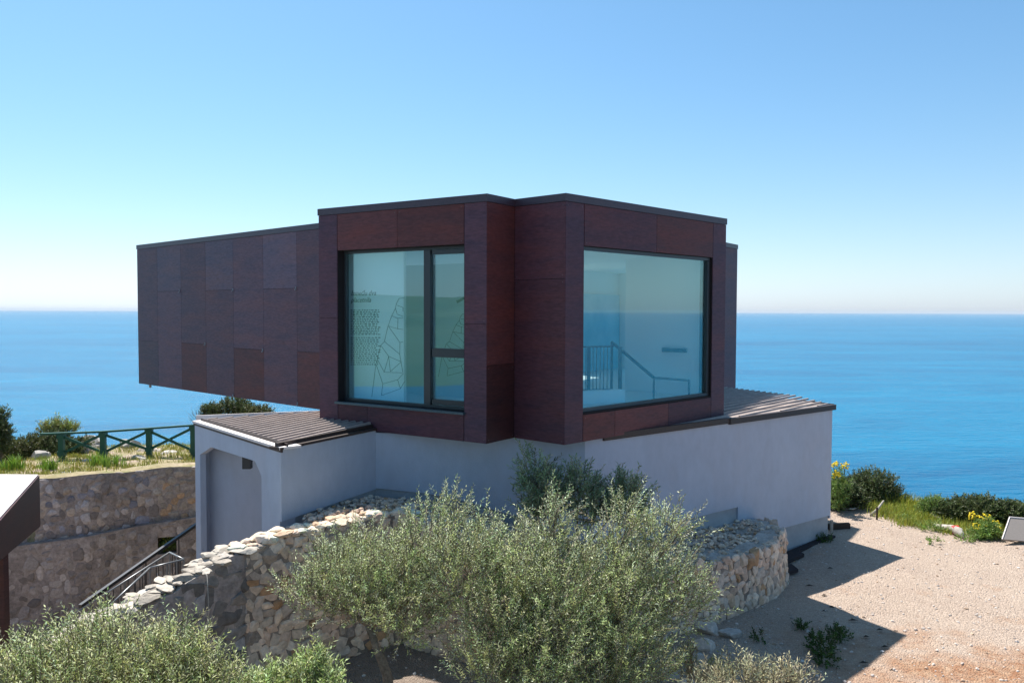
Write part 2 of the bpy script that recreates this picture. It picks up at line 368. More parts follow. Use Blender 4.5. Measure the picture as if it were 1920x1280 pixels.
window(S, A2, *OPEN['S'][0], .1, []); window(A2, Y2, *OPEN['A2'][0], .1, []); window(F2, F, *OPEN['F2'][0], .1, []); window(Y2, F2, *OPEN['Y2'][0], .1, [(2.9, 2.98, -1.25, .95, 0), (5.4, 5.48, -1.25, .95, 0)])  # unseen end and rear windows, added so daylight brightens the rooms

# ------------------------------------------------------------------ lower storey
G = V2(6.90, 17.15); K = V2(1.158, 12.55); J = V2(-2.27, 13.30); H = V2(-3.298, 11.376); I = V2(-5.608, 14.086)
gq = P(1383, 741, -2.05); G2 = G + (V2(gq.x, gq.y) - G) * 2.3; I2 = V2(-2.2, 17.2)
LOW = [H, J, K, G, G2, V2(-1.5, 18.5), I2, I]   # footprint, counter-clockwise
ZR = -2.035
def wall_strip(mb, p, q, th, prof_top, prof_bot, m=0, col=(1, 1, 1)):
    """vertical slab p-q, thickness th inwards (left of p->q), profiles: lists of (s, z)"""
    d = (q - p).normalized(); nr = V2(-d.y, d.x)
    poly = [(s, z) for s, z in prof_bot] + [(s, z) for s, z in reversed(prof_top)]
    f = [(*(p + d * s), z) for s, z in poly]; bck = [(*(p + d * s + nr * th), z) for s, z in poly]; k = len(poly)
    mb.mesh(f + bck, [tuple(range(k)), tuple(range(2 * k - 1, k - 1, -1))] + [(i, k + i, k + (i + 1) % k, (i + 1) % k) for i in range(k)], col, m)
low = MB()
LK = (G - K).length; LJ = (K - J).length; LH = (J - H).length
s_st, z_st = hit(K, G, 1384, 953); z_r1 = hit(K, G, 1300, 971)[1]; z_r2 = hit(K, G, 1473, 987)[1]; z_r3 = hit(K, G, 1548, 968)[1]
TH = .035
wall_strip(low, K, G, TH, [(0, ZR), (LK, ZR)], [(0, z_r1 + .02), (s_st, z_r1), (s_st, z_r2), (LK, z_r3)])
jk = [hit(J, K, q_[0], q_[1]) for q_ in ((804, 925), (887, 943), (985, 974))]
wall_strip(low, J, K, TH, [(0, ZR), (LJ, ZR)], [(0, -2.97)] + [(s, z) for s, z in jk] + [(LJ, z_r1 + .02)])
zh = hit(H, J, 560, 965)[1]; zj = hit(H, J, 700, 918)[1]
wall_strip(low, H, J, TH, [(0, -1.99), (LH, -1.99)], [(0, zh - .02), (LH, zj)])
wall_strip(low, G, G2, TH, [(0, ZR), ((G2 - G).length, ZR)], [(0, -4.45), ((G2 - G).length, -4.45)])
# doorway face H-I (normal towards the lower left); slab thickness .32
LI = (I - H).length
op = []
for q_ in ((492, 1100), (492, 893), (478, 864), (396, 838), (378, 853), (378, 1100)):
    s, z = hit(I, H, *q_); op.append((LI - s, z))
dI = (H - I).normalized(); nI = V2(-dI.y, dI.x)
def slab(pts):
    f = [(*(I + dI * (LI - s)), z) for s, z in pts]; b_ = [(*(I + dI * (LI - s) + nI * .10), z) for s, z in pts]; k = len(pts)
    low.mesh(f + b_, [tuple(range(k)), tuple(range(2 * k - 1, k - 1, -1))] + [(i, k + i, k + (i + 1) % k, (i + 1) % k) for i in range(k)])
so = [o_[0] for o_ in op]; zo = [o_[1] for o_ in op]; zbm = -6.0
dHJ = (J - H).normalized(); kq = dHJ.dot(dI) / dHJ.dot(nI)
mit = lambda dep_: H + dI * (kq * dep_) + nI * dep_ + V2(-dHJ.y, dHJ.x) * .042        # point on the line H-J at a given depth
pr = H - dI * so[0]
low.prism([tuple(H - dI * .06), tuple(mit(.30)), tuple(pr + nI * .30), tuple(pr)], zbm, -1.99)
slab([(so[0], -1.99), (so[5], -1.99), (so[5], zo[4]), (so[3], zo[3]), (so[2], zo[2]), (so[0], zo[1])][::-1])
slab([(so[5], zbm), (so[5], -1.99), (LI, -1.99), (LI, zbm)][::-1])
low.build('lower_wall', M['plaster'], bld)
# recess behind the doorway
mb = MB(); dep = 1.5
w0 = I + dI * .03 + nI * .24; w1 = mit(dep) - dI * .2
mb.prism([tuple(w0), tuple(w1), tuple(w1 + nI * .2 - dI * .2), tuple(w0 + nI * .2)], zbm, -2.1)
mb.prism([tuple(I + dI * .0 + nI * .101), tuple(I + dI * .0 + nI * .3), tuple(I + dI * .03 + nI * .3), tuple(I + dI * .03 + nI * .101)], zbm, -2.1)
mb.prism([tuple(I + dI * .07 + nI * .101), tuple(mit(.101) - dI * .1), tuple(mit(dep) - dI * .1), tuple(I + dI * .07 + nI * .25)], -2.09, -2.06)
mb.build('entrance_recess', M['plaster'], bld)
mb = MB(); pp = Q(461, 871, 12.75); mb.box(pp + Vector((-.06, 0, -.07)), (.13, 0, 0), (0, .12, 0), (0, 0, .24)); mb.build('wall_lamp', M['alu'], bld)
# plinth (set back a little)
pin = [H + dI * -.3 + nI * .33, H + V2(.06, .02), J + V2(.035, -.02) * -1 + V2(0, .04), K + V2(-.01, .045), G + V2(-.045, .0), G2 + V2(0, -.05), V2(-1.5, 18.3), V2(-2.2, 16.5)]
pin = [mit(1.8) - dI * .15, mit(.31) - dI * .3, mit(.31) - dI * .03, mit(.5) + V2(-.012, .006), J + V2(-.01, .04), K + V2(-.005, .045), G + V2(-.055, .0), G2 + V2(-.03, -.05), V2(-1.5, 18.4), V2(-2.6, 15.7)]
mb = MB(); mb.prism([tuple(p) for p in pin], -5.6, ZR - .03); mb.build('plinth', M['plinth'], bld)

# roofs of the lower storey: ribbed metal sheets
def ribbed(name, quad, z_of, rib_dir, pitch, h=.035, wd=.06):
    """polygon quad (2D ccw), z_of(p), ribs parallel to rib_dir"""
    mb = MB(); ctr = sum(quad, V2(0, 0)) / len(quad)
    k = len(quad)
    top = [(p.x, p.y, z_of(p)) for p in quad]; bot = [(p.x, p.y, z_of(p) - .03) for p in quad]
    mb.mesh(bot + top, [tuple(range(k - 1, -1, -1)), tuple(range(k, 2 * k))] + [(i, (i + 1) % k, k + (i + 1) % k, k + i) for i in range(k)], (1, 1, 1), 0)
    d = rib_dir.normalized(); nn = V2(-d.y, d.x)
    ts = [p.dot(nn) for p in quad]; t = min(ts) + pitch * .4
    while t < max(ts) - .02:
        xs = []
        for i in range(k):
            a_, b_ = quad[i], quad[(i + 1) % k]; ta, tb = a_.dot(nn), b_.dot(nn)
            if (ta - t) * (tb - t) < 0: xs.append((a_ + (b_ - a_) * ((t - ta) / (tb - ta))).dot(d))
        if len(xs) >= 2:
            x0, x1 = min(xs) + .03, max(xs) - .03
            if x1 - x0 > .1:
                c = (1, 1, 1)
                vs = []
                for x_ in (x0, x1):
                    for off, hh in ((-wd / 2, .001), (-wd / 4, h), (wd / 4, h), (wd / 2, .001)):
                        p_ = d * x_ + nn * (t + off); vs.append((p_.x, p_.y, z_of(p_) + hh))
                mb.mesh(vs, [(0, 1, 5, 4), (1, 2, 6, 5), (2, 3, 7, 6), (0, 3, 2, 1), (4, 5, 6, 7)], c, 0)
        t += pitch
    return mb.build(name, M['roof'], bld)
# left roof
lb = P(606, 776, -1.93); LB = V2(lb.x, lb.y)
hb = A + (B - A).normalized() * sx(A, B, 700, 800)
I_o, H_o = I + V2(-.02, .0), H + V2(-.0, -.03)
lq = [H_o + dI * -.12 + nI * .1, V2(hb.x, hb.y) + V2(.0, .02), A + V2(.15, .06), V2(LB.x + .3, LB.y + .1), LB, I_o + dI * .1 + nI * .1]
zl = lambda p: -1.955 + .05 * max(0, min(1, (p - H).dot(nI) / 2.2))
ribbed('left_roof', lq, zl, (J - H), .17, .045, .07)
mb = MB()     # pale coping then dark edge trim
dH = (J - H).normalized(); nH = V2(dH.y, -dH.x)
def strip(mb, p, q, out, w_, z0, z1, m=0):
    d = (q - p).normalized(); nr = V2(d.y, -d.x); mb.prism([tuple(p + nr * out), tuple(q + nr * out), tuple(q - nr * w_), tuple(p - nr * w_)], z0, z1, (1, 1, 1), m)
strip(mb, I + dI * -.03, H + dI * .02, .03, .3, -1.992, -1.955, 1); strip(mb, H - dH * .03, V2(*tuple(J)), .03, .2, -1.993, -1.956, 0)
strip(mb, I + dI * -.03, H + dI * .02, .015, .02, -2.03, -1.993, 0)
strip(mb, H + dH * .0, J, -.06, .12, -1.954, -1.90, 0); strip(mb, I + dI * .05, H, -.09, .11, -1.954, -1.915, 0)
strip(mb, I + V2(.02, .0), V2(LB.x, LB.y), -.30, .33, -1.99, -1.90, 1)
mb.build('left_roof_edge', [M['roofdark'], M['canopytop']], bld)
# right roof
dK = (G - K).normalized(); nK = V2(dK.y, -dK.x)
k0 = K + dK * hit(K, G, 1130, 820)[0]
e0 = D + (E - D).normalized() * sx(D, E, 1170, 803)
zr = lambda p: -1.985 + .13 * max(0, min(1, -(p - K).dot(nK) / 1.0)) if (p - K).dot(dK) < 9 else -2
rq = [k0 - nK * .02, G - nK * .02 - dK * .02, G2 - (G2 - G).normalized() * .2 + V2(-.02, -.02), G2 + V2(-2, -1.0), X + V2(.2, .3), V2(E.x - .2, E.y + .05) - (E - D).normalized() * .2, e0 - nK * .05]
zr = lambda p: -2.0 + .09 * max(0, min(1.2, -(p - K).dot(nK) / .8))
ribbed('right_roof', rq, zr, (E - D).normalized() * .25 + V2(.70, .72) * .75 if False else V2(.70, .72), .17, .03, .05)
mb = MB(); mid = K + dK * hit(K, G, 1365, 783)[0]
strip(mb, k0, mid, .04, .03, -2.075, -1.975); strip(mb, mid, G + dK * .05, .06, .03, -2.095, -1.985); strip(mb, G + dK * .02, G2, .04, .03, -2.06, -1.975)
mb.build('right_roof_edge', M['roofdark'], bld)
mb = MB(); q0 = V2(*P(1475, 1037, -4.87).xy); q1 = V2(*P(1553, 1004, -4.87).xy); strip(mb, q0 - (q1 - q0) * .3, q1, .16, .0, -4.90, -4.83); mb.build('drain_strip', M['felt'], bld)

# ------------------------------------------------------------------ inside the rooms
dA = (B - A).normalized(); nA = V2(dA.y, -dA.x); dE = (E - D).normalized(); nE = V2(dE.y, -dE.x)
def on_plane(P0, d, px_, py_): # world point on vertical plane
    s, z = hit(P0, P0 + d, px_, py_); p = P0 + d * s; return Vector((p.x, p.y, z)), s
SEG = [[(260,1140),(290,900),(325,765),(352,738),(378,625),(405,550),(432,495),(440,460),(458,425),(497,420)], [(445,475),(487,490),(487,520)],
 [(432,495),(445,540),(488,555)], [(405,550),(445,568),(488,568)], [(450,568),(448,645)], [(378,625),(448,645),(488,650)], [(383,630),(465,745),(490,738)],
 [(465,745),(463,830),(352,738)], [(463,830),(485,960)], [(325,765),(383,845),(350,960),(483,965)], [(383,845),(475,885),(395,955),(383,845)],
 [(350,960),(303,870),(290,900)], [(290,900),(340,1045),(330,1130)], [(340,1045),(448,1015),(490,970)], [(448,1015),(468,1080),(497,1030)], [(330,1130),(468,1080)]]
PB = A - nA * .40
s0 = hit(PB, PB + dA, 652, 600)[0] - .02; s1 = hit(PB, PB + dA, 757, 600)[0]
ex = empty('exhibition_panel', (*(PB + dA * (s0 + s1) / 2), FL), 'printed exhibition panel with Croatian text and a line drawing behind the left window', 'panel')
mb = MB(); mb.box((*(PB + dA * s0 - nA * .06), FL), (*(dA * (s1 - s0)), 0), (*(nA * .06), 0), (0, 0, CE - FL - .02)); mb.build('board', M['board'], ex)
mb = MB()
def ln(mb, seg, P0, d, nr, off=.006, wd=.005, f=lambda q: (630 + q[0] / 3.88, 450 + q[1] / 3.88)):
    pts = []
    for q_ in seg:
        p, s = on_plane(P0 + nr * off, d, *f(q_)); pts.append(p)
    for a_, b_ in zip(pts, pts[1:]):
        t_ = (b_ - a_).normalized(); u = Vector((nr.x, nr.y, 0)).cross(t_) * wd
        mb.box(a_ - u / 2 - Vector((nr.x, nr.y, 0)) * .003, b_ - a_, u, Vector((nr.x, nr.y, 0)) * .004)
for sg in SEG: ln(mb, sg, PB, dA, nA)
mb.build('line_drawing', M['ink'], ex)
mb = MB(); rr = random.Random(3)     # rows of unreadable small print
for yy in [513 + i * 12.5 for i in range(15)] + [712 + i * 15 for i in range(14)]:
    x_ = 108; end = 322 - rr.random() * 25
    while x_ < end:
        wv = 6 + rr.random() * 18; a_, _ = on_plane(PB, dA, 630 + x_ / 3.88, 450 + (yy) / 3.88); 
        mb.box(Vector((*(a_.xy + nA * .001), a_.z)), (*(dA * wv / 3.88 * .0096), 0), (*(nA * .004), 0), (0, 0, .016 * (.7 + .5 * rr.random()))); x_ += wv + 5
mb.build('small_print', M['ink'], ex)
def text(body, loc, size, d, shear, mt, parent, name='title_lettering'):
    cu = bpy.data.curves.new(name, 'FONT'); cu.body = body; cu.size = size; cu.shear = shear; cu.extrude = .002; cu.space_line = .95
    cu.materials.append(mt); o = bpy.data.objects.new(name, cu); COL.objects.link(o); o.parent = parent
    o.location = Vector(loc) - world_loc(parent); o.rotation_euler = (R(90), 0, math.atan2(d.y, d.x))
    bpy.context.view_layer.update(); me = bpy.data.meshes.new_from_object(o.evaluated_get(bpy.context.evaluated_depsgraph_get()))
    q = bpy.data.objects.new(name, me); COL.objects.link(q); q.parent = parent; q.location = o.location.copy(); q.rotation_euler = o.rotation_euler.copy()
    bpy.data.objects.remove(o); q.name = name; return q
p, _ = on_plane(PB + nA * .004, dA, 658, 554); text('Izme\u0111u dva\nplacetnila', p, .125, dA, .3, M['ink'], ex)
p, _ = on_plane(PB + nA * .004, dA, 658, 575); mb = MB()
PB2 = A - nA * 2.1; sa = hit(PB2, PB2 + dA, 735, 600)[0]; sb = hit(PB2, PB2 + dA, 905, 600)[0]
ex2 = empty('exhibition_panel', (*(PB2 + dA * (sa + sb) / 2), FL), 'printed panel with a bird wing and faint drawing deeper in behind the narrow sash', 'panel')
mb = MB(); mb.box((*(PB2 + dA * sa - nA * .06), FL), (*(dA * (sb - sa)), 0), (*(nA * .06), 0), (0, 0, 2.5)); mb.build('board', M['board'], ex2)
mb = MB()
for sg in SEG: ln(mb, sg, PB2, dA, nA, .006, .006, lambda q: (822 + (q[0] - 260) / 4.4, 588 + (q[1] - 420) / 6.1))
mb.build('line_drawing', M['ink'], ex2); mb = MB(); ln(mb, [(0, 0), (1, 1)], PB2, dA, nA, .006, .05, lambda q: (856 + q[0] * 16, 566 - q[1] * 8))
mb.build('bird_wing', M['ink'], ex2)

# stair railings behind the big pane
def vq(px_, py_, y): return Q(px_, py_, y)
ra = empty('stair_railing', (1.9, 15.3, FL), 'dark baluster railing with a sloping handrail inside the large window', 'railing')
yb = 15.6; mb = MB()
a_, b_ = Vector((.118 * yb - .5, yb - .35, 0)), Vector((1165 / 1500 * yb - .64 * yb, yb, 0))
t0, t1 = Q(1090, 650, 15.4), Q(1150, 650, 15.6); h0 = .98
lowz = FL + .1
mb.bar((t0.x, t0.y, t0.z), (t1.x, t1.y, t0.z), .03, .03); mb.build('rail', M['rail'], ra); mb = MB(); mb.bar((t0.x, t0.y, lowz), (t1.x, t1.y, lowz), .03, .03)
mb.build('rail', M['rail'], ra)
mb = MB()
for k in range(9):
    p = t0.lerp(t1, (k + .3) / 9); mb.bar((p.x, p.y, lowz), (p.x, p.y, t0.z), .016, .04)
mb.build('baluster', M['rail'], ra)
for q_, wd_, zz in (((1104, 650, 15.4), .07, 0), ((1147, 641, 15.6), .05, .0), ((1163, 650, 15.2), .07, 0)):
    p = Q(*q_); mb = MB(); mb.bar((p.x, p.y, FL), (p.x, p.y, p.z), wd_, .05); mb.build('post', M['rail'], ra)
r1, r2, r3 = Q(1147, 641, 15.6), Q(1226, 708, 14.6), Q(1292, 713, 14.9)
mb = MB(); mb.bar(r1, r2, .04, .045); mb.bar(r2, r3, .04, .045)
mb.build('handrail', M['rail'], ra)
for p in (r2, r3):
    mb = MB(); mb.bar((p.x, p.y, FL), (p.x, p.y, p.z), .03, .03); mb.build('post', M['rail'], ra)
mb = MB(); c0 = Q(1085, 752, 13.9); c1 = Q(1172, 752, 14.3)
mb.box((c0.x, c0.y, FL), (c1.x - c0.x, c1.y - c0.y, 0), (-.1, .14, 0), (0, 0, .22)); mb.build('stair_upstand', M['room'], bld)
dW = (Y2 - A2).normalized(); nW = V2(-dW.y, dW.x); nW = nW if nW.x > 0 else -nW; mb = MB()
mb.box((*(A2 + dW * .3 + nW * .29), FL + .02), (*(dW * 2.1), 0), (*(nW * .04), 0), (0, 0, 2.06)); mb.build('backdrop_panel', mat('backdrop_blue', (.16, .50, .66), .6, .3, col2=(.30, .62, .74), nscale=1.5), None, label='added blue mural on the far wall beyond the stair railing', cat='backdrop')  # blue panel added in place of a brighter rear opening
# wall fixture and unlit ceiling lamp
sh, zz = hit(E + nE * 0, E + dirF, 1245, 657); IW = E - (X - E).normalized() * 0
wallp = INN[4]; wd_ = (INN[5] - INN[4]).normalized(); wn = V2(wd_.y, -wd_.x)
sA, zA = hit(wallp, wallp + wd_, 1288, 657); sB, _ = hit(wallp, wallp + wd_, 1245, 657)
inw = -wn if (D - wallp).dot(-wn) > 0 else wn
mb = MB(); mb.box((*(wallp + wd_ * sA + inw * .002), zA - .04), (*(wd_ * (sB - sA)), 0), (*(inw * .08), 0), (0, 0, .08))
mb.build('wall_fixture', M['rail'], None, label='slim dark wall fixture on the white wall behind the large window', cat='wall fixture')
mb = MB(); p = Q(1254, 499, 14.6); p.z = CE
for s_, z_ in ((.19, .02), (.13, .035)): mb.box((p.x - s_, p.y - s_, CE - z_), (2 * s_, 0, 0), (0, 2 * s_, 0), (0, 0, z_ - .002 if s_ > .15 else .012))
mb.build('ceiling_lamp', M['lamp'], None, label='square grey unlit lamp on the white ceiling of the glazed room', cat='vent')

# ------------------------------------------------------------------ ground
PLAT = [(-26, -40), (-26, 26.6), (-20, 28), (-13, 28.6), (-8, 28.4), (0, 27), (6.5, 24.3), (9.3, 21.7), (10.3, 19.8), (11.1, 18.5), (12.3, 17.4), (15.5, 14.8), (25, 6), (34, -40)]
PITP = [(-24, 17.5), (-13.45, 22.7), (-9.75, 24.6), (-6.5, 25.6), (-4.0, 17.4), (-4.9, 14.4), (-3.6, 11.6), (-4.4, 10.5), (-6.2, 9.2), (-8.2, 8.0), (-24, 4)]
def inside(poly, x, y):
    c = np.zeros(np.shape(x), bool); k = len(poly)
    for i in range(k):
        x0, y0 = poly[i]; x1, y1 = poly[(i + 1) % k]
        if y0 == y1: continue
        c ^= ((y0 > y) != (y1 > y)) & (x < (x1 - x0) * (y - y0) / (y1 - y0) + x0)
    return c
def pdist(poly, x, y):
    d = np.full(np.shape(x), 1e9); k = len(poly)
    for i in range(k):
        a = np.array(poly[i], float); b = np.array(poly[(i + 1) % k], float); ab = b - a
        t = np.clip(((x - a[0]) * ab[0] + (y - a[1]) * ab[1]) / (ab @ ab), 0, 1)
        d = np.minimum(d, np.hypot(x - a[0] - t * ab[0], y - a[1] - t * ab[1]))
    return d
def sn(x, y, s, ph=0): # cheap smooth noise
    return (np.sin(x * s + 1.3 * np.sin(y * s * .7 + ph)) + np.sin(y * s * 1.3 + 1.7 * np.sin(x * s * .9 + ph * 2)) + np.sin((x + y) * s * .61 + ph * 3)) / 3
def gz(x, y):
    x = np.asarray(x, float); y = np.asarray(y, float)
    z = -4.87 + .025 * sn(x, y, 1.9) + .012 * sn(x, y, 5.3, 1)
    z += np.where(y < 9, -.03 * (9 - y), 0)
    z += .10 * np.clip((y - 24) / 3, 0, 1) * sn(x, y, 2.1, 2) * (x < -3)
    ins = inside(PLAT, x, y); d = pdist(PLAT, x, y)
    z = np.where(ins, z, z - 1.15 * d - .5 * np.minimum(d, 2) + .15 * sn(x, y, 1.1) * np.minimum(d, 6))
    pit = inside(PITP, x, y); z = np.where(pit, -9.6 + .05 * sn(x, y, 2), z)
    return np.maximum(z, -128)
def gz1(x, y): return float(gz(np.array([x]), np.array([y]))[0])
xs = np.concatenate([np.arange(-160, -26, 6), np.arange(-26, 18, .22), np.arange(18, 40, 1.5), np.arange(40, 161, 6)])
ys = np.concatenate([np.arange(-160, -6, 6), np.arange(-6, 5, 1), np.arange(5, 31, .22), np.arange(31, 45, 1.5), np.arange(45, 165, 6)])
XX, YY = np.meshgrid(xs, ys); ZZ = gz(XX, YY)
V = np.stack([XX, YY, ZZ], -1).reshape(-1, 3); ny, nx = XX.shape
idx = np.arange(nx * ny).reshape(ny, nx)
Fq = np.stack([idx[:-1, :-1], idx[:-1, 1:], idx[1:, 1:], idx[1:, :-1]], -1).reshape(-1, 4)
def np_mesh(name, V, F, mats, smooth=True, tint=None, midx=None, parent=None, origin=None, **kw):
    me = bpy.data.meshes.new(name)
    if parent is not None: o0 = np.array(world_loc(parent))
    elif origin is not None: o0 = np.array(origin, float)
    else: o0 = np.array([V[:, 0].mean(), V[:, 1].mean(), V[:, 2].min()])
    V = (V - o0).astype(np.float32); F = np.asarray(F, dtype=np.int32); k = F.shape[1]
    me.vertices.add(len(V)); me.vertices.foreach_set('co', V.ravel())
    me.loops.add(F.size); me.loops.foreach_set('vertex_index', F.ravel())
    me.polygons.add(len(F)); me.polygons.foreach_set('loop_start', np.arange(0, F.size, k, dtype=np.int32))
    me.polygons.foreach_set('loop_total', np.full(len(F), k, dtype=np.int32))
    for m in (mats if isinstance(mats, (list, tuple)) else [mats]): me.materials.append(m)
    if midx is not None: me.polygons.foreach_set('material_index', midx.astype(np.int32))
    me.update(calc_edges=True); me.polygons.foreach_set('use_smooth', np.full(len(F), smooth))
    if tint is not None:
        ca = me.color_attributes.new('tint', 'FLOAT_COLOR', 'CORNER')
        arr = np.ones((len(F), k, 4), np.float32); arr[:, :, :3] = tint[:, None, :]; ca.data.foreach_set('color', arr.ravel())
    o = bpy.data.objects.new(name, me); COL.objects.link(o)
    if parent is not None: o.parent = parent
    else: o.location = o0
    return tag(o, **kw)

def ground_mat():
    m = bpy.data.materials.new('gravel_ground'); m.use_nodes = True; t = m.node_tree; N = t.nodes; L = t.links; b = N['Principled BSDF']
    b.inputs['Roughness'].default_value = .95; b.inputs['Specular IOR Level'].default_value = .15
    g = N.new('ShaderNodeNewGeometry'); pos = g.outputs['Position']
    def nz(s, d=6, r=.6):
        x = N.new('ShaderNodeTexNoise'); x.inputs['Scale'].default_value = s; x.inputs['Detail'].default_value = d; x.inputs['Roughness'].default_value = r
        L.new(pos, x.inputs['Vector']); return x.outputs['Fac']
    def mr(f, lo, hi, a=0, c=1):
        x = N.new('ShaderNodeMapRange'); x.inputs[1].default_value = lo; x.inputs[2].default_value = hi; x.inputs[3].default_value = a; x.inputs[4].default_value = c
        L.new(f, x.inputs[0]); return x.outputs[0]
    def mix(f, a, c, bt='MIX'):
        x = N.new('ShaderNodeMix'); x.data_type = 'RGBA'; x.blend_type = bt
        (L.new(f, x.inputs[0]) if hasattr(f, 'links') else setattr(x.inputs[0], 'default_value', f))
        for i, q in ((6, a), (7, c)):
            if hasattr(q, 'links'): L.new(q, x.inputs[i])
            else: x.inputs[i].default_value = (*q, 1)
        return x.outputs[2]
    base = mix(mr(nz(1.1), .35, .65), (.52, .375, .275), (.61, .46, .34))
    vo = N.new('ShaderNodeTexVoronoi'); vo.inputs['Scale'].default_value = 40; L.new(pos, vo.inputs['Vector'])
    sep = N.new('ShaderNodeSeparateColor'); L.new(vo.outputs['Color'], sep.inputs[0])
    base = mix(.42, base, mix(sep.outputs[0], (.36, .29, .25), (.74, .62, .52)))
    # red soil towards the near right, grass earth towards the rim
    sx_ = N.new('ShaderNodeSeparateXYZ'); L.new(pos, sx_.inputs[0])
    ma = N.new('ShaderNodeMath'); ma.operation = 'ADD'; L.new(mr(sx_.outputs[1], 13.3, 10.0, 0, 1), ma.inputs[0])
    n1 = mr(nz(.9, 5), .3, .7, -.55, .55); L.new(n1, ma.inputs[1])
    ma2 = N.new('ShaderNodeMath'); ma2.operation = 'MULTIPLY'; ma2.use_clamp = True; L.new(mr(ma.outputs[0], .35, .9), ma2.inputs[0])
    L.new(mr(sx_.outputs[0], 3.3, 5.5), ma2.inputs[1])
    soil = mix(mr(nz(7), .35, .65), (.38, .17, .08), (.55, .36, .23))
    base = mix(ma2.outputs[0], base, soil)
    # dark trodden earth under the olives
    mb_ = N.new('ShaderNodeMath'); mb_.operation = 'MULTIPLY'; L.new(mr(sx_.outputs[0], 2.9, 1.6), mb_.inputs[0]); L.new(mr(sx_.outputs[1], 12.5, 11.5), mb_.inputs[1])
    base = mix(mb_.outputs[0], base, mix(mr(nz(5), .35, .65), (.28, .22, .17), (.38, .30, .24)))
    L.new(mix(mr(nz(60, 3), .3, .7), base, mix(.5, base, (.12, .1, .09)), 'MIX'), b.inputs['Base Color'])
    bn = N.new('ShaderNodeBump'); bn.inputs['Strength'].default_value = .9; bn.inputs['Distance'].default_value = .03
    ad = N.new('ShaderNodeMath'); ad.operation = 'SUBTRACT'; L.new(nz(14, 6, .7), ad.inputs[0]); L.new(vo.outputs['Distance'], ad.inputs[1])
    L.new(ad.outputs[0], bn.inputs['Height']); L.new(bn.outputs[0], b.inputs['Normal']); return m
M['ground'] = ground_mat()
M['earth'] = mat('grassy_earth', (.27, .23, .12), .95, .1, col2=(.36, .29, .20), nscale=1.5, noise_amt=.3, bump=.8, bscale=15, n2=(.16, .19, .07), n2scale=1.1)
fc = V[Fq].mean(1); out = ~inside(PLAT, fc[:, 0], fc[:, 1]); edge = pdist(PLAT, fc[:, 0], fc[:, 1])
rimn = 1.3 + .6 * sn(fc[:, 0], fc[:, 1], 2.2) + .4 * sn(fc[:, 0], fc[:, 1], 5.1, 2)
mi = np.where(out | (edge < rimn) | ((fc[:, 0] < -5) & (fc[:, 1] > 20) & (sn(fc[:, 0], fc[:, 1], 2.9, 5) < .55)), 1, 0)
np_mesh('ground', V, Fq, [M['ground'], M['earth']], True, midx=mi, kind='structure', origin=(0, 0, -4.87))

# ------------------------------------------------------------------ sea and far land
def sea_mat():
    m = bpy.data.materials.new('sea_water'); m.use_nodes = True; t = m.node_tree; N = t.nodes; L = t.links; b = N['Principled BSDF']
    b.inputs['Roughness'].default_value = .25; b.inputs['IOR'].default_value = 1.33; b.inputs['Specular IOR Level'].default_value = .15
    g = N.new('ShaderNodeNewGeometry'); pos = g.outputs['Position']
    vm = N.new('ShaderNodeVectorMath'); vm.operation = 'MULTIPLY'; vm.inputs[1].default_value = (.34, 1, 1); L.new(pos, vm.inputs[0])
    def nz(v, s, d=5, r=.55, dist=0):
        x = N.new('ShaderNodeTexNoise'); x.inputs['Scale'].default_value = s; x.inputs['Detail'].default_value = d; x.inputs['Roughness'].default_value = r
        x.inputs['Distortion'].default_value = dist; L.new(v, x.inputs['Vector']); return x.outputs['Fac']
    def mr(f, lo, hi, a=0, c=1):
        x = N.new('ShaderNodeMapRange'); x.inputs[1].default_value = lo; x.inputs[2].default_value = hi; x.inputs[3].default_value = a; x.inputs[4].default_value = c
        L.new(f, x.inputs[0]); return x.outputs[0]
    x = N.new('ShaderNodeMix'); x.data_type = 'RGBA'; vb = N.new('ShaderNodeVectorMath'); vb.operation = 'MULTIPLY'; vb.inputs[1].default_value = (.12, .8, 1); L.new(pos, vb.inputs[0])
    av = N.new('ShaderNodeMath'); av.operation = 'MULTIPLY_ADD'; av.inputs[1].default_value = .55; L.new(nz(vm.outputs[0], .009, 9, .78, .8), av.inputs[0])
    sc_ = N.new('ShaderNodeMath'); sc_.operation = 'MULTIPLY'; sc_.inputs[1].default_value = .45; L.new(nz(vb.outputs[0], .0022, 5, .6, 1.2), sc_.inputs[0]); L.new(sc_.outputs[0], av.inputs[2])
    L.new(mr(av.outputs[0], .38, .62), x.inputs[0])
    x.inputs[6].default_value = (.000, .090, .205, 1); x.inputs[7].default_value = (.000, .178, .325, 1)
    L.new(x.outputs[2], b.inputs['Base Color'])
    b1 = N.new('ShaderNodeBump'); b1.inputs['Strength'].default_value = 1; b1.inputs['Distance'].default_value = 3.0
    ad = N.new('ShaderNodeMath'); ad.operation = 'ADD'; L.new(nz(vm.outputs[0], .16, 6, .62), ad.inputs[0]); L.new(nz(vm.outputs[0], .02, 3), ad.inputs[1])
    L.new(ad.outputs[0], b1.inputs['Height']); L.new(b1.outputs[0], b.inputs['Normal']); return m
M['sea'] = sea_mat()
mb = MB(); k = 128; ZS = -120
rad = [0, 400, 3000, 20000, 90000]
vs = [(0, 0, ZS)]; fs = []
for r_ in rad[1:]: vs += [(r_ * math.cos(2 * math.pi * i / k), r_ * math.sin(2 * math.pi * i / k), ZS) for i in range(k)]
fs += [(0, 1 + i, 1 + (i + 1) % k) for i in range(k)]
for j in range(3): fs += [(1 + j * k + i, 1 + (j + 1) * k + i, 1 + (j + 1) * k + (i + 1) % k, 1 + j * k + (i + 1) % k) for i in range(k)]
mb.mesh(vs, fs); mb.build('sea', M['sea'], origin=(0, 0, ZS), kind='structure')
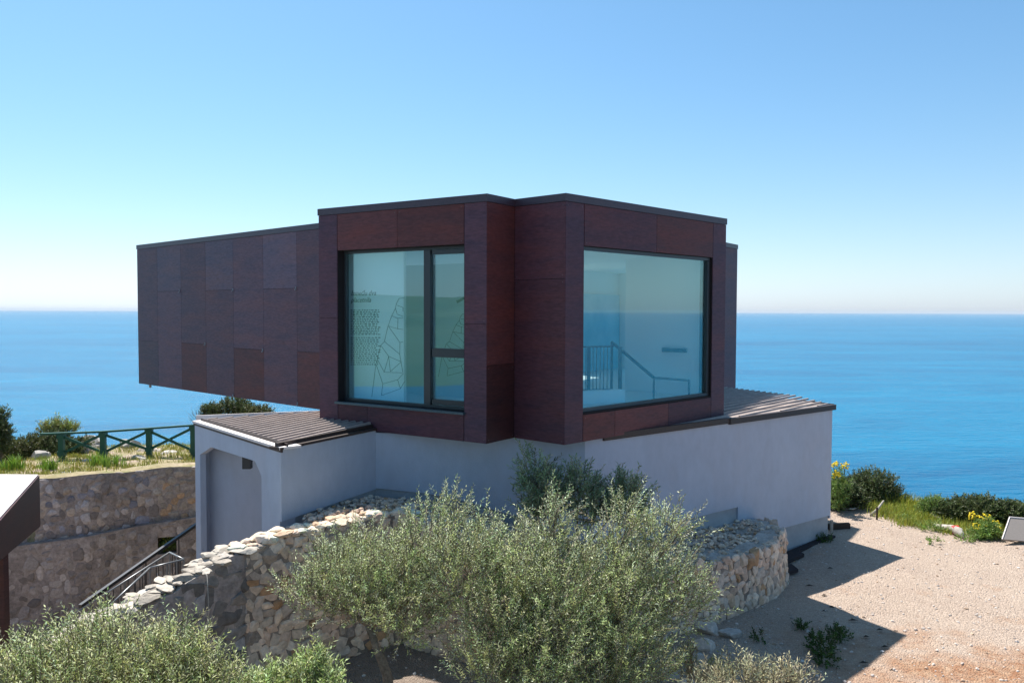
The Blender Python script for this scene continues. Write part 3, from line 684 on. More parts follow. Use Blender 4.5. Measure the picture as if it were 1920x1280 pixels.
# coast beyond the left edge of the view, mirrored in the left window
gx = np.linspace(-9000, -1100, 90); gy = np.linspace(-4500, 700, 70); XX, YY = np.meshgrid(gx, gy)
dd = -XX - (1500 + 350 * np.sin(YY / 600.) + 200 * np.sin(YY / 210.)); ramp_ = np.clip(dd / 2500, 0, 1)
ed = np.clip((700 - YY) / 900, 0, 1)
ZZ = ZS - 6 + np.minimum(np.clip(dd / 300, 0, 1), ed * 2) * 14 + 175 * ramp_ ** 1.5 * ed * (1 + .25 * sn(XX, YY, .0021) + .1 * sn(XX, YY, .008, 1))
V = np.stack([XX, YY, ZZ], -1).reshape(-1, 3); ny, nx = XX.shape; idx = np.arange(nx * ny).reshape(ny, nx)
Fq = np.stack([idx[:-1, :-1], idx[:-1, 1:], idx[1:, 1:], idx[1:, :-1]], -1).reshape(-1, 4)
np_mesh('hills', V, Fq, mat('far_hills', (.07, .15, .11), .95, .1, col2=(.14, .20, .14), nscale=.002, noise_amt=.2), True, kind='structure')

# ------------------------------------------------------------------ stone walls
def clip(poly, px_, py_, nx_, ny_):
    out = []; k = len(poly)
    for i in range(k):
        a = poly[i]; b = poly[(i + 1) % k]; da = (a[0] - px_) * nx_ + (a[1] - py_) * ny_; db = (b[0] - px_) * nx_ + (b[1] - py_) * ny_
        if da <= 0: out.append(a)
        if da * db < 0: t = da / (da - db); out.append((a[0] + (b[0] - a[0]) * t, a[1] + (b[1] - a[1]) * t))
    return out
def voronoi(L, z0f, z1f, size, rnd, aspect=1.25, keep=lambda s, z: True):
    """irregular stone outlines filling 0..L by z0f(s)..z1f(s)"""
    dx = size * aspect; dz = size; lo = min(z0f(0), z0f(L), z0f(L / 2)); hi = max(z1f(s * L / 20) for s in range(21))
    nxx = int(L / dx) + 3; nzz = int((hi - lo) / dz) + 4; pts = {}
    for i in range(-1, nxx):
        for j in range(-2, nzz):
            pts[(i, j)] = ((i + .5 * (j % 2) + rnd.uniform(-.5, .5)) * dx, lo + (j + rnd.uniform(-.5, .5)) * dz)
    drop = {k_ for k_ in pts if rnd.random() < .24}
    for k_ in drop: del pts[k_]
    res = []
    for (i, j), p in pts.items():
        if p[0] < 0 or p[0] > L: continue
        if p[1] < z0f(p[0]) - size * .4 or p[1] > z1f(p[0]) + size * .1: continue
        if not keep(*p): continue
        poly = [(p[0] - 2 * dx, p[1] - 2 * dz), (p[0] + 2 * dx, p[1] - 2 * dz), (p[0] + 2 * dx, p[1] + 2 * dz), (p[0] - 2 * dx, p[1] + 2 * dz)]
        for di in (-2, -1, 0, 1, 2):
            for dj in (-2, -1, 0, 1, 2):
                q = pts.get((i + di, j + dj))
                if q is None or (di == 0 and dj == 0): continue
                mx, mz = (p[0] + q[0]) / 2, (p[1] + q[1]) / 2; poly = clip(poly, mx, mz, q[0] - p[0], q[1] - p[1])
                if len(poly) < 3: break
            if len(poly) < 3: break
        if len(poly) < 3: continue
        zt = z1f(p[0]); poly = clip(poly, 0, zt + .01, 0, 1)
        poly = clip(poly, 0, 0, -1, 0); poly = clip(poly, L, 0, 1, 0)
        if len(poly) >= 3: res.append(poly)
    return res
class Path:
    def __init__(s, pts): # pts: Vector2 list
        s.p = pts; s.l = [0]
        for a, b in zip(pts, pts[1:]): s.l.append(s.l[-1] + (b - a).length)
        s.L = s.l[-1]
        s.n = []
        for i in range(len(pts)):
            d = (pts[min(i + 1, len(pts) - 1)] - pts[max(i - 1, 0)]).normalized(); s.n.append(V2(d.y, -d.x))
    def at(s, t):
        t = max(0, min(s.L, t))
        for i in range(len(s.p) - 1):
            if t <= s.l[i + 1] + 1e-9:
                u = (t - s.l[i]) / max(1e-9, s.l[i + 1] - s.l[i]); return s.p[i].lerp(s.p[i + 1], u), s.n[i].lerp(s.n[i + 1], u).normalized()
        return s.p[-1], s.n[-1]
def stones_on(mb, path, polys, gap, depth, rnd, colf, batter=lambda z: 0, m=0, vary=0):
    gap0 = gap
    for poly in polys:
        k = len(poly); cx = sum(p[0] for p in poly) / k; cz = sum(p[1] for p in poly) / k
        rad_ = sum(math.hypot(p[0] - cx, p[1] - cz) for p in poly) / k
        if rad_ < gap * 1.5: continue
        if vary: gap = gap0 * rnd.uniform(.5, vary)
        gap = min(gap, rad_ * .6)
        col = colf(cx, cz, rnd); h = depth * rnd.uniform(.55, 1.25); tx, tz = rnd.uniform(-.35, .35), rnd.uniform(-.5, .2)
        # more outline points so that the stone is not a plain polygon
        ring = []
        for i in range(k):
            a, b = poly[i], poly[(i + 1) % k]; ring.append(a)
            if math.hypot(a[0] - b[0], a[1] - b[1]) > rad_ * .55: ring.append(((a[0] + b[0]) / 2 + rnd.uniform(-.06, .06) * rad_, (a[1] + b[1]) / 2 + rnd.uniform(-.06, .06) * rad_))
        ring = [q for a, b in zip(ring, ring[1:] + ring[:1]) for q in ((a[0] * .88 + b[0] * .12, a[1] * .88 + b[1] * .12), (a[0] * .16 + b[0] * .84, a[1] * .16 + b[1] * .84))]
        k = len(ring); vs = []; fs = []
        layers = ((1 - gap / rad_, -.02), (1 - gap / rad_ * 1.2, h * .70), (.74, h), (.0, h * 1.0))
        for li, (f, hh) in enumerate(layers[:-1]):
            for q in ring:
                jx = rnd.uniform(-1, 1) * rad_ * (.035 if li else .015); jz = rnd.uniform(-1, 1) * rad_ * (.035 if li else .015)
                u, v = (q[0] - cx) * f + jx, (q[1] - cz) * f + jz
                hz = hh * (1 + (tx * u + tz * v) / rad_ * .6) + (rnd.uniform(-.08, .08) * depth if li else 0)
                if li == 0: hz = -.02
                p2, nn = path.at(cx + u); z = cz + v; p2 = p2 + nn * (hz + batter(z)); vs.append((p2.x, p2.y, z))
        p2, nn = path.at(cx + rnd.uniform(-.1, .1) * rad_); p2 = p2 + nn * (layers[-1][1] + batter(cz)); vs.append((p2.x, p2.y, cz))
        for li in range(2):
            for i in range(k): j = (i + 1) % k; fs.append((li * k + i, li * k + j, (li + 1) * k + j, (li + 1) * k + i))
        for i in range(k): fs.append((2 * k + i, 2 * k + (i + 1) % k, 3 * k))
        mb.mesh(vs, fs, col, m)
def backing(mb, path, z0f, z1f, th, m, batter=lambda z: 0, step=.15, rough=.012, back0=None):
    ns = max(2, int(path.L / step)); rows = 8; vs = []; fs = []
    for i in range(ns + 1):
        s = path.L * i / ns; p, nn = path.at(s)
        for j in range(rows + 1):
            z = z0f(s) + (z1f(s) - z0f(s)) * j / rows; q = p + nn * (batter(z) + random.uniform(-rough, rough)); vs.append((q.x, q.y, z))
        q = p - nn * th; vs.append((q.x, q.y, z1f(s) + random.uniform(-rough, rough) * 2)); vs.append((q.x, q.y, z0f(s) if back0 is None else back0))
    w_ = rows + 3
    for i in range(ns):
        for j in range(rows): a = i * w_ + j; b = a + w_; fs.append((a, b, b + 1, a + 1))
        a = i * w_ + rows; b = a + w_; mb.mesh([vs[a], vs[b], vs[b + 1], vs[a + 1]], [(0, 1, 2, 3)], (1, 1, 1), m + 1)
        fs.append((a + 1, b + 1, b + 2, a + 2))
    mb.mesh(vs, fs, (1, 1, 1), m)
    a = 0; mb.mesh([vs[j] for j in range(w_)], [tuple(range(w_))[::-1]], (1, 1, 1), m)
    mb.mesh([vs[ns * w_ + j] for j in range(w_)], [tuple(range(w_))], (1, 1, 1), m)

def rock(mb, c, r, rnd, sq=(1, 1, .7), col=(1, 1, 1), m=0, sub=1, rotz=None, blocky=False):
    t = (1 + 5 ** .5) / 2
    vs = [Vector(v).normalized() for v in ((-1, t, 0), (1, t, 0), (-1, -t, 0), (1, -t, 0), (0, -1, t), (0, 1, t), (0, -1, -t), (0, 1, -t), (t, 0, -1), (t, 0, 1), (-t, 0, -1), (-t, 0, 1))]
    fs = [(0, 11, 5), (0, 5, 1), (0, 1, 7), (0, 7, 10), (0, 10, 11), (1, 5, 9), (5, 11, 4), (11, 10, 2), (10, 7, 6), (7, 1, 8), (3, 9, 4), (3, 4, 2), (3, 2, 6), (3, 6, 8), (3, 8, 9), (4, 9, 5), (2, 4, 11), (6, 2, 10), (8, 6, 7), (9, 8, 1)]
    for _ in range(sub):
        cache = {}; nf = []
        def midp(a, b):
            k_ = (min(a, b), max(a, b))
            if k_ not in cache: cache[k_] = len(vs); vs.append(((vs[a] + vs[b]) / 2).normalized())
            return cache[k_]
        for a, b, c_ in fs:
            ab, bc, ca = midp(a, b), midp(b, c_), midp(c_, a); nf += [(a, ab, ca), (b, bc, ab), (c_, ca, bc), (ab, bc, ca)]
        fs = nf
    off = Vector((rnd.uniform(-50, 50), rnd.uniform(-50, 50), rnd.uniform(-50, 50))); cuts = [(Vector((rnd.gauss(0, 1), rnd.gauss(0, 1), rnd.gauss(0, 1))).normalized(), rnd.uniform(.5, .85)) for _ in range(9)]
    if blocky: cuts += [(Vector((sx_ * 1.0 + rnd.gauss(0, .25), sy_ + rnd.gauss(0, .25), sz_ + rnd.gauss(0, .25))).normalized(), rnd.uniform(.52, .72)) for sx_, sy_, sz_ in ((1, 0, 0), (-1, 0, 0), (0, 1, 0), (0, -1, 0), (0, 0, 1), (0, 0, -1))]
    an = rnd.uniform(0, 6.28) if rotz is None else rotz; ca_, sa_ = math.cos(an), math.sin(an); out = []
    for v in vs:
        v = v * (1 + .3 * noise.noise(v * 1.3 + off) + ((.16 * noise.noise(v * 3.5 + off) + .07 * noise.noise(v * 9 + off)) if sub > 1 else 0))
        for nn, dd_ in cuts:
            e = v.dot(nn) - dd_
            if e > 0: v = v - nn * e
        x_, y_, z_ = v.x * sq[0] * r, v.y * sq[1] * r, v.z * sq[2] * r
        out.append((c[0] + x_ * ca_ - y_ * sa_, c[1] + x_ * sa_ + y_ * ca_, c[2] + z_))
    mb.mesh(out, fs, col, m)
def rocks_on(mb, path, polys, rnd, colf, fill=1.0, out=.5, depth=.55, batter=lambda z: 0, sub=2, proud=0.0):
    """every stone of the wall: a faceted boulder filling its cell"""
    for poly in polys:
        x0 = min(p[0] for p in poly); x1 = max(p[0] for p in poly); z0 = min(p[1] for p in poly); z1 = max(p[1] for p in poly)
        cx = sum(p[0] for p in poly) / len(poly); cz = sum(p[1] for p in poly) / len(poly); hx, hz = (x1 - x0) / 2 * fill, (z1 - z0) / 2 * fill
        if hx < .03 or hz < .03: continue
        p2, nn = path.at(cx); r_ = max(hx, hz); dp = min(hx, hz) * depth * rnd.uniform(.8, 1.25)
        p2 = p2 + nn * (batter(cz) - dp * (1 - out) + proud); rock(mb, (p2.x, p2.y, cz), 1.0, rnd, (hx * 1.2, dp * 1.25, hz * 1.2), colf(cx, cz, rnd), 0, sub, math.atan2(-nn.x, nn.y) + rnd.uniform(-.12, .12), True)
def stone_col(x, z, r):
    t = r.random(); k = r.uniform(.75, 1.12)
    if t < .05: c = (.52, .31, .17)
    elif t < .12: c = (.58, .41, .28)
    elif t < .35: c = (.72, .52, .39)
    elif t < .5: c = (.60, .49, .40)
    elif t < .55: c = (.46, .37, .30)
    else: c = (.76, .60, .46)
    return tuple(v * k for v in c)
def lerpf(pts):
    def f(s):
        for a, b in zip(pts, pts[1:]):
            if s <= b[0]: u = (s - a[0]) / max(1e-9, b[0] - a[0]); return a[1] + (b[1] - a[1]) * max(0, u)
        return pts[-1][1]
    return f
# wall of the round terrace: outer top edge
edge_px = [(455, 1030, -3.12), (535, 1001, -3.02), (620, 988, -3.0), (690, 970, -2.98), (755, 961, -2.98), (850, 1000, -3.12), (950, 1045, -3.38), (1050, 1075, -3.62), (1160, 1082, -3.82), (1250, 1074, -3.92), (1319, 1058, -3.95), (1365, 1045, -3.95), (1412, 1034, -3.95), (1446, 1019, -3.95), (1463, 1003, -3.95), (1468, 992, -3.95)]
pts3 = [P(*e) for e in edge_px]
pts3 += [Vector((4.93, 14.95, -3.95)), Vector((4.78, 15.35, -3.95))]
path = Path([V2(p.x, p.y) for p in pts3]); topz = lerpf([(l, p.z) for l, p in zip(path.l, pts3)])
def rt(s): return topz(s) + .02 * math.sin(s * 7) + .015 * math.sin(s * 17)
bt = lambda z: max(0, (-3.4 - z)) * .06
mb = MB(); rn = random.Random(11)
backing(mb, path, lambda s: -5.1, lambda s: rt(s) - .03, .38, 1, bt)
polys = voronoi(path.L, lambda s: -5.0, rt, .105, rn, 1.35)
rocks_on(mb, path, polys, rn, stone_col, 1.24, .50, .66, bt, 2)
tw = mb.build('dry_stone_wall', [M['stone'], M['mortar'], M['cap']], None, label='curved dry stone wall of pale limestone holding the rubble terrace', cat='stone wall')
# flat capping stones on the sunny left end of the crest
mb = MB()
s = 0.0; rc = random.Random(5)
while s < 2.6:
    p, nn = path.at(s)
    for back in (.06, .24):
        q = p - nn * (back + rc.uniform(-.03, .03)); c = stone_col(0, 0, rc); c = tuple(min(.72, v * 1.2) for v in c)
        rock(mb, (q.x, q.y, topz(s) - .0 + rc.uniform(-.01, .02)), rc.uniform(.08, .14), rc, (1.25, .85, .45), c, 0, 2)
    s += rc.uniform(.10, .17)
while s < path.L - .3:
    p, nn = path.at(s); q = p - nn * .07; rock(mb, (q.x, q.y, topz(s) - .045), rc.uniform(.07, .12), rc, (1.2, .7, .5), stone_col(0, 0, rc), 0, 1); s += rc.uniform(.15, .24)
o = mb.build('capping_stones', M['stone'], tw)
# rubble fill
def fillz(x, y):
    dK_ = -(V2(x, y) - K).dot(nK)
    # height follows the wall top at the same x
    best = min(range(len(pts3)), key=lambda i: (pts3[i].x - x) ** 2 + (pts3[i].y - y) ** 2)
    return pts3[best].z
FILL = [(p.x, p.y) for p in pts3[3:]] + [(4.6, 15.45), (3.9, 14.85), (K.x + .1, K.y - .05), (J.x, J.y - .05), (H.x + .3, H.y + .25), (-3.0, 11.35)]
fx = np.arange(-3.4, 5.2, .12); fy = np.arange(10.6, 15.7, .12); XX, YY = np.meshgrid(fx, fy)
px_ = np.array([p.x for p in pts3]); py_ = np.array([p.y for p in pts3]); pz_ = np.array([p.z for p in pts3])
def fz(x, y):
    d2 = (x[..., None] - px_) ** 2 + (y[..., None] - py_) ** 2; wt = 1 / (d2 + .05) ** 1.5
    e = np.minimum(pdist(FILL[:14], x, y), 1)
    z = (wt * pz_).sum(-1) / wt.sum(-1) - .05 + .02 * sn(x, y, 6)
    hole = np.exp(-((x - 4.15) ** 2 / .10 + (y - 14.35) ** 2 / .05)); return z - .14 * hole
ZZ = fz(XX, YY); V = np.stack([XX, YY, ZZ], -1).reshape(-1, 3); ny, nx = XX.shape; idx = np.arange(nx * ny).reshape(ny, nx)
Fq = np.stack([idx[:-1, :-1], idx[:-1, 1:], idx[1:, 1:], idx[1:, :-1]], -1).reshape(-1, 4)
fc = V[Fq].mean(1); FILLIN = [(p.x - nn_.x * .2, p.y - nn_.y * .2) for p, nn_ in zip(pts3[2:], path.n[2:])] + [(3.9, 15.1), (K.x + .1, K.y + .25), (J.x, J.y + .3), (H.x + .35, H.y + .6), (-3.1, 11.6)]
keep = inside(FILLIN, fc[:, 0], fc[:, 1])
np_mesh('terrace_fill', V, Fq[keep], M['cap'], True, kind='structure')
mb = MB(); rr_ = random.Random(21); cnt = 0
while cnt < 3000:
    x, y = rr_.uniform(-3.2, 5.1), rr_.uniform(10.8, 15.5)
    if not bool(inside(FILLIN, np.array([x]), np.array([y]))[0]): continue
    e = float(pdist(FILLIN[:16], np.array([x]), np.array([y]))[0])
    if e < .15 and rr_.random() < .7: continue
    z = float(fz(np.array([x]), np.array([y]))[0]); c = stone_col(0, 0, rr_); c = tuple(v * 1.05 for v in c)
    rr0 = rr_.choice((.02, .025, .03, .035, .045, .06)); rock(mb, (x, y, z + rr0 * .4 + (rr_.random() * .04 if e > .3 else 0)), rr0 * rr_.uniform(.8, 1.2), rr_, (1.2, .85, .65), c, 0, 0); cnt += 1
mb.build('rubble', M['stone'], None, label='loose pale rubble filling the top of the round terrace', cat='rubble', kind='stuff')

# stair parapet running down to the left
pe = [(-330, 1420, -4.5), (-120, 1325, -4.25), (0, 1265, -4.02), (90, 1222, -3.88), (180, 1178, -3.70), (270, 1130, -3.52), (350, 1090, -3.35), (400, 1062, -3.24), (450, 1036, -3.13)]
pp3 = [P(*e) for e in pe]; _n = path.n[0]; _e = path.p[0] + (path.p[1] - path.p[0]).normalized() * .12 - _n * .04; pp3.append(Vector((_e.x, _e.y, -3.12))); p2 = Path([V2(p.x, p.y) for p in pp3]); tz2 = lerpf([(l, p.z) for l, p in zip(p2.l, pp3)])
rt2 = lambda s: tz2(s) + .03 * math.sin(s * 5.3) + .02 * math.sin(s * 13)
mb = MB(); rn = random.Random(12)
def old_col(x, z, r):
    t = r.random(); k = r.uniform(.6, 1.15)
    if t < .18: c = (.42, .39, .38)
    elif t < .35: c = (.30, .26, .23)
    else: c = (.25, .225, .205)
    return tuple(v * k for v in c)
backing(mb, p2, lambda s: -5.2, lambda s: rt2(s) - .02, .42, 1, rough=.02, back0=-9.7)
rocks_on(mb, p2, voronoi(p2.L, lambda s: -5.1, rt2, .15, rn, 1.4), rn, old_col, 1.12, .32, .5, sub=2)
s = 0
while s < p2.L:
    p, nn = p2.at(s)
    for back in (.03, .14, .25, .37):
        if rc.random() < .25: continue
        q = p - nn * (back + rc.uniform(-.04, .04)); c = (.50, .44, .37); kk = rc.uniform(.6, 1.15)
        rock(mb, (q.x, q.y, tz2(s) - .01 + rc.uniform(-.03, .02)), rc.uniform(.06, .14), rc, (1.5, .85, .38), tuple(v * kk for v in c), 0, 2)
    s += rc.uniform(.07, .13)
mb.build('stair_parapet', [M['stone'], M['oldmortar'], M['cap']], None, label='dark weathered stone parapet sloping down beside the stairs with a pale crest', cat='parapet')
mb = MB(); a_ = Q(388, 1078, 9.7); b_ = Q(391, 1135, 9.6); mb.tube([a_ + Vector((-.12, .15, .02)), a_, a_.lerp(b_, .5) + Vector((.01, -.02, 0)), b_, b_ + Vector((0, 0, -.5))], .006, 5)
mb.build('cable', M['wood'], None, label='thin pale cable hanging down the dark stair parapet', cat='cable')

# retaining wall across the back of the pit
rp = [V2(-24, 17.4), V2(-18, 20.4), V2(*P(75, 900, -4.87).xy), V2(*P(160, 896, -4.87).xy), V2(*P(250, 886, -4.87).xy), V2(*P(365, 878, -4.87).xy), V2(-7.8, 25.4), V2(-6.2, 25.9)]
rpath = Path(rp); rb = lambda z: 0
zled = lambda s: -6.42 + .0 * s
lz = lerpf([(0, -6.9), (rpath.l[2], -6.62), (rpath.l[5], -6.33), (rpath.L, -6.2)])
mb = MB(); rn = random.Random(13)
backing(mb, rpath, lambda s: lz(s) - .3, lambda s: -4.80 + .03 * math.sin(s * 3), .6, 1, step=.3, rough=.02)
def up_col(x, z, r):
    right = x > rpath.l[4] + .6
    t = r.random(); k = r.uniform(.7, 1.15)
    if right: c = (.42, .36, .31) if t < .8 else (.50, .34, .22)
    elif t < .30: c = (.52, .47, .46)
    elif t < .45: c = (.46, .38, .32)
    elif t < .6: c = (.30, .29, .33)
    else: c = (.31, .265, .245)
    return tuple(v * k for v in c)
rocks_on(mb, rpath, voronoi(rpath.L, lambda s: lz(s) - .1, lambda s: -4.82, .19, rn, 1.3), rn, up_col, 1.02, .52, .6, sub=1)
lp = Path([p + V2(.06, -.22) for p in rp])
OS, OE = hit(lp.p[4], lp.p[5], 296, 1020)[0] + lp.l[4], hit(lp.p[4], lp.p[5], 331, 1020)[0] + lp.l[4]
OZ0, OZ1 = Q(310, 1036, 24).z, Q(310, 1005, 24).z
def sub_wall(s0, s1, z0f, z1f):
    pts = [lp.at(s0)[0]] + [lp.p[i] for i in range(len(lp.p)) if s0 < lp.l[i] < s1] + [lp.at(s1)[0]]
    backing(mb, Path(pts), z0f, z1f, .5, 3, step=.3, rough=.025)
sub_wall(0, OS, lambda s: -9.8, lambda s: lz(s)); 
o_ = OS; sub_wall(OE, lp.L, lambda s: -9.8, lambda s: lz(s + OE))
sub_wall(OS, OE, lambda s: OZ1, lambda s: lz(s + OS)); sub_wall(OS, OE, lambda s: -9.8, lambda s: OZ0)
def lo_col(x, z, r):
    t = r.random(); k = r.uniform(.65, 1.1)
    c = (.42, .36, .33) if t < .5 else ((.52, .46, .43) if t < .75 else (.30, .26, .24))
    return tuple(v * k for v in c)
rocks_on(mb, lp, voronoi(lp.L, lambda s: -9.7, lambda s: lz(s) - .05, .19, rn, 1.4, keep=lambda s, z: not (OS - .15 < s < OE + .15 and OZ0 - .15 < z < OZ1 + .15)), rn, lo_col, 1.06, .42, .45, sub=1)
mb.build('retaining_wall', [M['stone'], M['oldmortar'], M['earth'], M['oldmortar'], M['oldmortar']], None, label='tall old rubble retaining wall in two tiers with a small square opening', cat='retaining wall')

# stairs in the pit, hidden mostly
mb = MB(); dS = V2(-.80, -.60); sp = V2(-5.2, 13.2)
for k in range(22):
    p = sp + V2(-.30 * k, -.02 * k); mb.box((p.x - .32, p.y - .6, -9.7), (.32, 0, 0), (0, 1.6, 0), (0, 0, 9.7 - 5.0 - .17 * k))
mb.build('stone_stairs', M['mortar'], None, label='stone stairs dropping left from the arched entrance behind the parapet', cat='stairs')

# rails by the stairs
def railing(name, label, pts, r, m, posts=(), plen=.9, square=False):
    root = empty(name, (pts[0].x, pts[0].y, pts[0].z - plen), label, 'railing')
    mb = MB()
    for a, b in zip(pts, pts[1:]): mb.bar(a, b, r * 2, r * 2) if square else mb.tube([a, b], r, 8)
    mb.build('handrail', m, root)
    for p in posts:
        mb = MB(); mb.bar((p.x, p.y, p.z - plen), (p.x, p.y, p.z), .025, .025); mb.build('post', m, root)
    return root
a_, b_ = Q(372, 980, 19.5), Q(150, 1136, 15.5)
railing('stair_handrail', 'black square handrail sloping across the old retaining wall', [a_, b_], .035, M['rail'], [a_.lerp(b_, t) for t in (.2, .5, .8)], 1.0, True)
c1, c2, c3, c4 = Q(318, 1035, 14.6), Q(344, 1048, 14.0), Q(281, 1064, 13.4), Q(200, 1140, 12.2)
c0 = Q(140, 1150, 13.2)
rr1 = railing('stair_balustrade', 'bent grey metal balustrade above the stairs behind the sloping parapet', [c0, c1, c2, c3, c4], .017, M['galv'], [c1, c2, c3, c1.lerp(c2, .5), c2.lerp(c3, .5), c0.lerp(c1, .5)], 1.0)
mb = MB()
for (u, v) in ((c0, c1), (c1, c2), (c2, c3), (c3, c4)):
    m_ = max(2, int((v - u).length / .14))
    for i in range(1, m_): p = u.lerp(v, i / m_); mb.bar((p.x, p.y, p.z - .95), (p.x, p.y, p.z), .012, .012)
mb.build('baluster', M['rail'], rr1)

# rust coloured canopy at the left edge
cn = V2(*Q(74, 889, 14.0).xy); zc0 = Q(74, 889, 14).z; fr = P(0, 973, zc0); cf = V2(fr.x, fr.y); dcf = (cf - cn).normalized(); cfar = cn + dcf * 4.2; wv = V2(-3.6, .05)
ca = empty('steel_canopy', (cn.x - 1.5, cn.y - 2, -9.6), 'rust-brown box canopy with a pale flat top at the left edge', 'canopy')
z_b0 = Q(74, 986, 14).z
mb = MB()
qd = [cn, cn + wv, cfar + wv, cfar]; vs = [(*p, zc0 - .02) for p in qd] + [(*cn, z_b0), (*(cn + wv), z_b0), (*(cfar + wv), z_b0 + .45), (*cfar, z_b0 + .45)]
mb.mesh(vs, [(0, 3, 7, 4), (0, 4, 5, 1), (1, 5, 6, 2), (3, 2, 6, 7), (4, 7, 6, 5), (0, 1, 2, 3)], (.052, .022, .024)); mb.build('fascia', M['panel'], ca)
mb = MB(); q_ = [p + (sum(qd, V2(0, 0)) / 4 - p) * .012 for p in qd]; mb.prism([tuple(p) for p in q_], zc0 - .018, zc0 + .004); mb.build('top_sheet', M['canopytop'], ca)
mb = MB(); pl = Q(4, 1040, 11.6); mb.box((pl.x - .35, pl.y - .1, -9.6), (.43, 0, 0), (0, .12, 0), (0, 0, 9.6 + zc0 - .3), (.06, .026, .024)); mb.build('post', M['panel'], ca)

# ------------------------------------------------------------------ green fence
tops = [(116, 812, 862), (194, 809, 860), (280, 803, 854), (363, 797, 856)]
fb = [P(t[0], t[2], -4.87) for t in tops]
fe = empty('wooden_fence', fb[1], 'green painted wooden fence with crossed braces above the retaining wall', 'fence')
tp = [Q(t[0], t[1], b.y) for t, b in zip(tops, fb)]
for b, t in zip(fb, tp):
    mb = MB(); mb.box((b.x - .08, b.y - .07, -5.1), (.16, 0, 0), (0, .14, 0), (0, 0, t.z + 5.1 - .03)); mb.box((b.x - .11, b.y - .09, t.z - .16), (.22, 0, 0), (0, .18, 0), (0, 0, .12))
    mb.box((b.x - .11, b.y - .09, -4.72), (.22, 0, 0), (0, .18, 0), (0, 0, .14)); mb.build('post', M['green'], fe)
mb = MB(); ext = [tp[0] + (tp[0] - tp[1]) * .5] + tp + [tp[3] + (tp[3] - tp[2]) * 1.5]
for a, b in zip(ext, ext[1:]): mb.bar(a, b, .12, .06)
mb.build('top_rail', M['green'], fe)
for i in range(3):
    for u, v, e in (((i, 0), (i + 1, 1), .02), ((i, 1), (i + 1, 0), -.02)):
        g_ = lambda k: Vector((fb[k[0]].x, fb[k[0]].y + e, (tp[k[0]].z - .08) if k[1] else -4.66))
        mb = MB(); mb.bar(g_(u), g_(v), .035, .085); mb.build('brace', M['green'], fe)

# ------------------------------------------------------------------ foliage
def unit(v): return v / np.maximum(np.linalg.norm(v, axis=-1, keepdims=True), 1e-9)
def foliage(lumps, ntw, tl, nl, ll, lw, rg, upw=.9, radial=.7, rnd=.35, droop=.0, splay=.75, wind=(0, 0, 0), shell=.45, cvar=.18, cmul=(1, 1, 1)):
    lumps = np.array(lumps, float)  # x y z rx ry rz
    wgt = lumps[:, 3] * lumps[:, 4] * lumps[:, 5]; wgt = wgt / wgt.sum(); li = rg.choice(len(lumps), ntw, p=wgt)
    d0 = unit(rg.normal(size=(ntw, 3))); r = rg.random(ntw) ** shell
    c = lumps[li, :3]; p = c + d0 * lumps[li, 3:] * r[:, None]
    d = unit(d0 * radial + np.array([0, 0, upw]) + rg.normal(size=(ntw, 3)) * rnd + np.array(wind)); L = tl * rg.uniform(.6, 1.25, ntw)
    t = (np.arange(nl) + .5) / nl; t = t[None, :, None] * np.ones((ntw, nl, 1))
    base = p[:, None, :] + d[:, None, :] * L[:, None, None] * t + np.array([0, 0, -droop]) * (t ** 2) * L[:, None, None]
    a = unit(np.cross(d, rg.normal(size=(ntw, 3)))); b = np.cross(d, a)
    ang = (np.arange(nl) * 2.4)[None, :] + rg.random((ntw, 1)) * 6.28
    perp = a[:, None, :] * np.cos(ang)[..., None] + b[:, None, :] * np.sin(ang)[..., None]
    ld = unit(d[:, None, :] * (1 - splay * .4) + perp * splay + rg.normal(size=(ntw, nl, 3)) * .22)
    side = unit(np.cross(ld, d[:, None, :] + rg.normal(size=(ntw, nl, 3)) * .5)); nrm = np.cross(side, ld)
    le = (ll * rg.uniform(.6, 1.2, (ntw, nl)))[..., None]; wd = (lw * rg.uniform(.8, 1.2, (ntw, nl)))[..., None]
    v0 = base; v1 = base + ld * le * .45 + side * wd * .5 + nrm * wd * .12; v2 = base + ld * le; v3 = base + ld * le * .45 - side * wd * .5 + nrm * wd * .12
    V = np.stack([v0, v1, v2, v3], 2).reshape(-1, 3); F = np.arange(len(V)).reshape(-1, 4)
    tw_t = 1 + rg.normal(size=(ntw, 1, 1)) * cvar; lf_t = 1 + rg.normal(size=(ntw, nl, 1)) * cvar * .7
    hue = 1 + rg.normal(size=(ntw, 1, 3)) * np.array([.07, .03, .07]); T = np.clip(tw_t * lf_t * hue * np.array(cmul), .25, 1.9).reshape(-1, 3)
    # twigs as thin three-sided rods
    rr = .004 + ll * .02; e = p + d * L[:, None] + np.array([0, 0, -droop]) * L[:, None]
    ring = [a * math.cos(q) + b * math.sin(q) for q in (0, 2.09, 4.19)]
    TV = np.stack([p + ring[0] * rr, p + ring[1] * rr, p + ring[2] * rr, e + ring[0] * rr * .4, e + ring[1] * rr * .4, e + ring[2] * rr * .4], 1).reshape(-1, 3)
    bi = (np.arange(ntw) * 6)[:, None, None]; TF = (bi + np.array([[0, 1, 4, 3], [1, 2, 5, 4], [2, 0, 3, 5]])[None]).reshape(-1, 4)
    return V, F, T, TV, TF, p
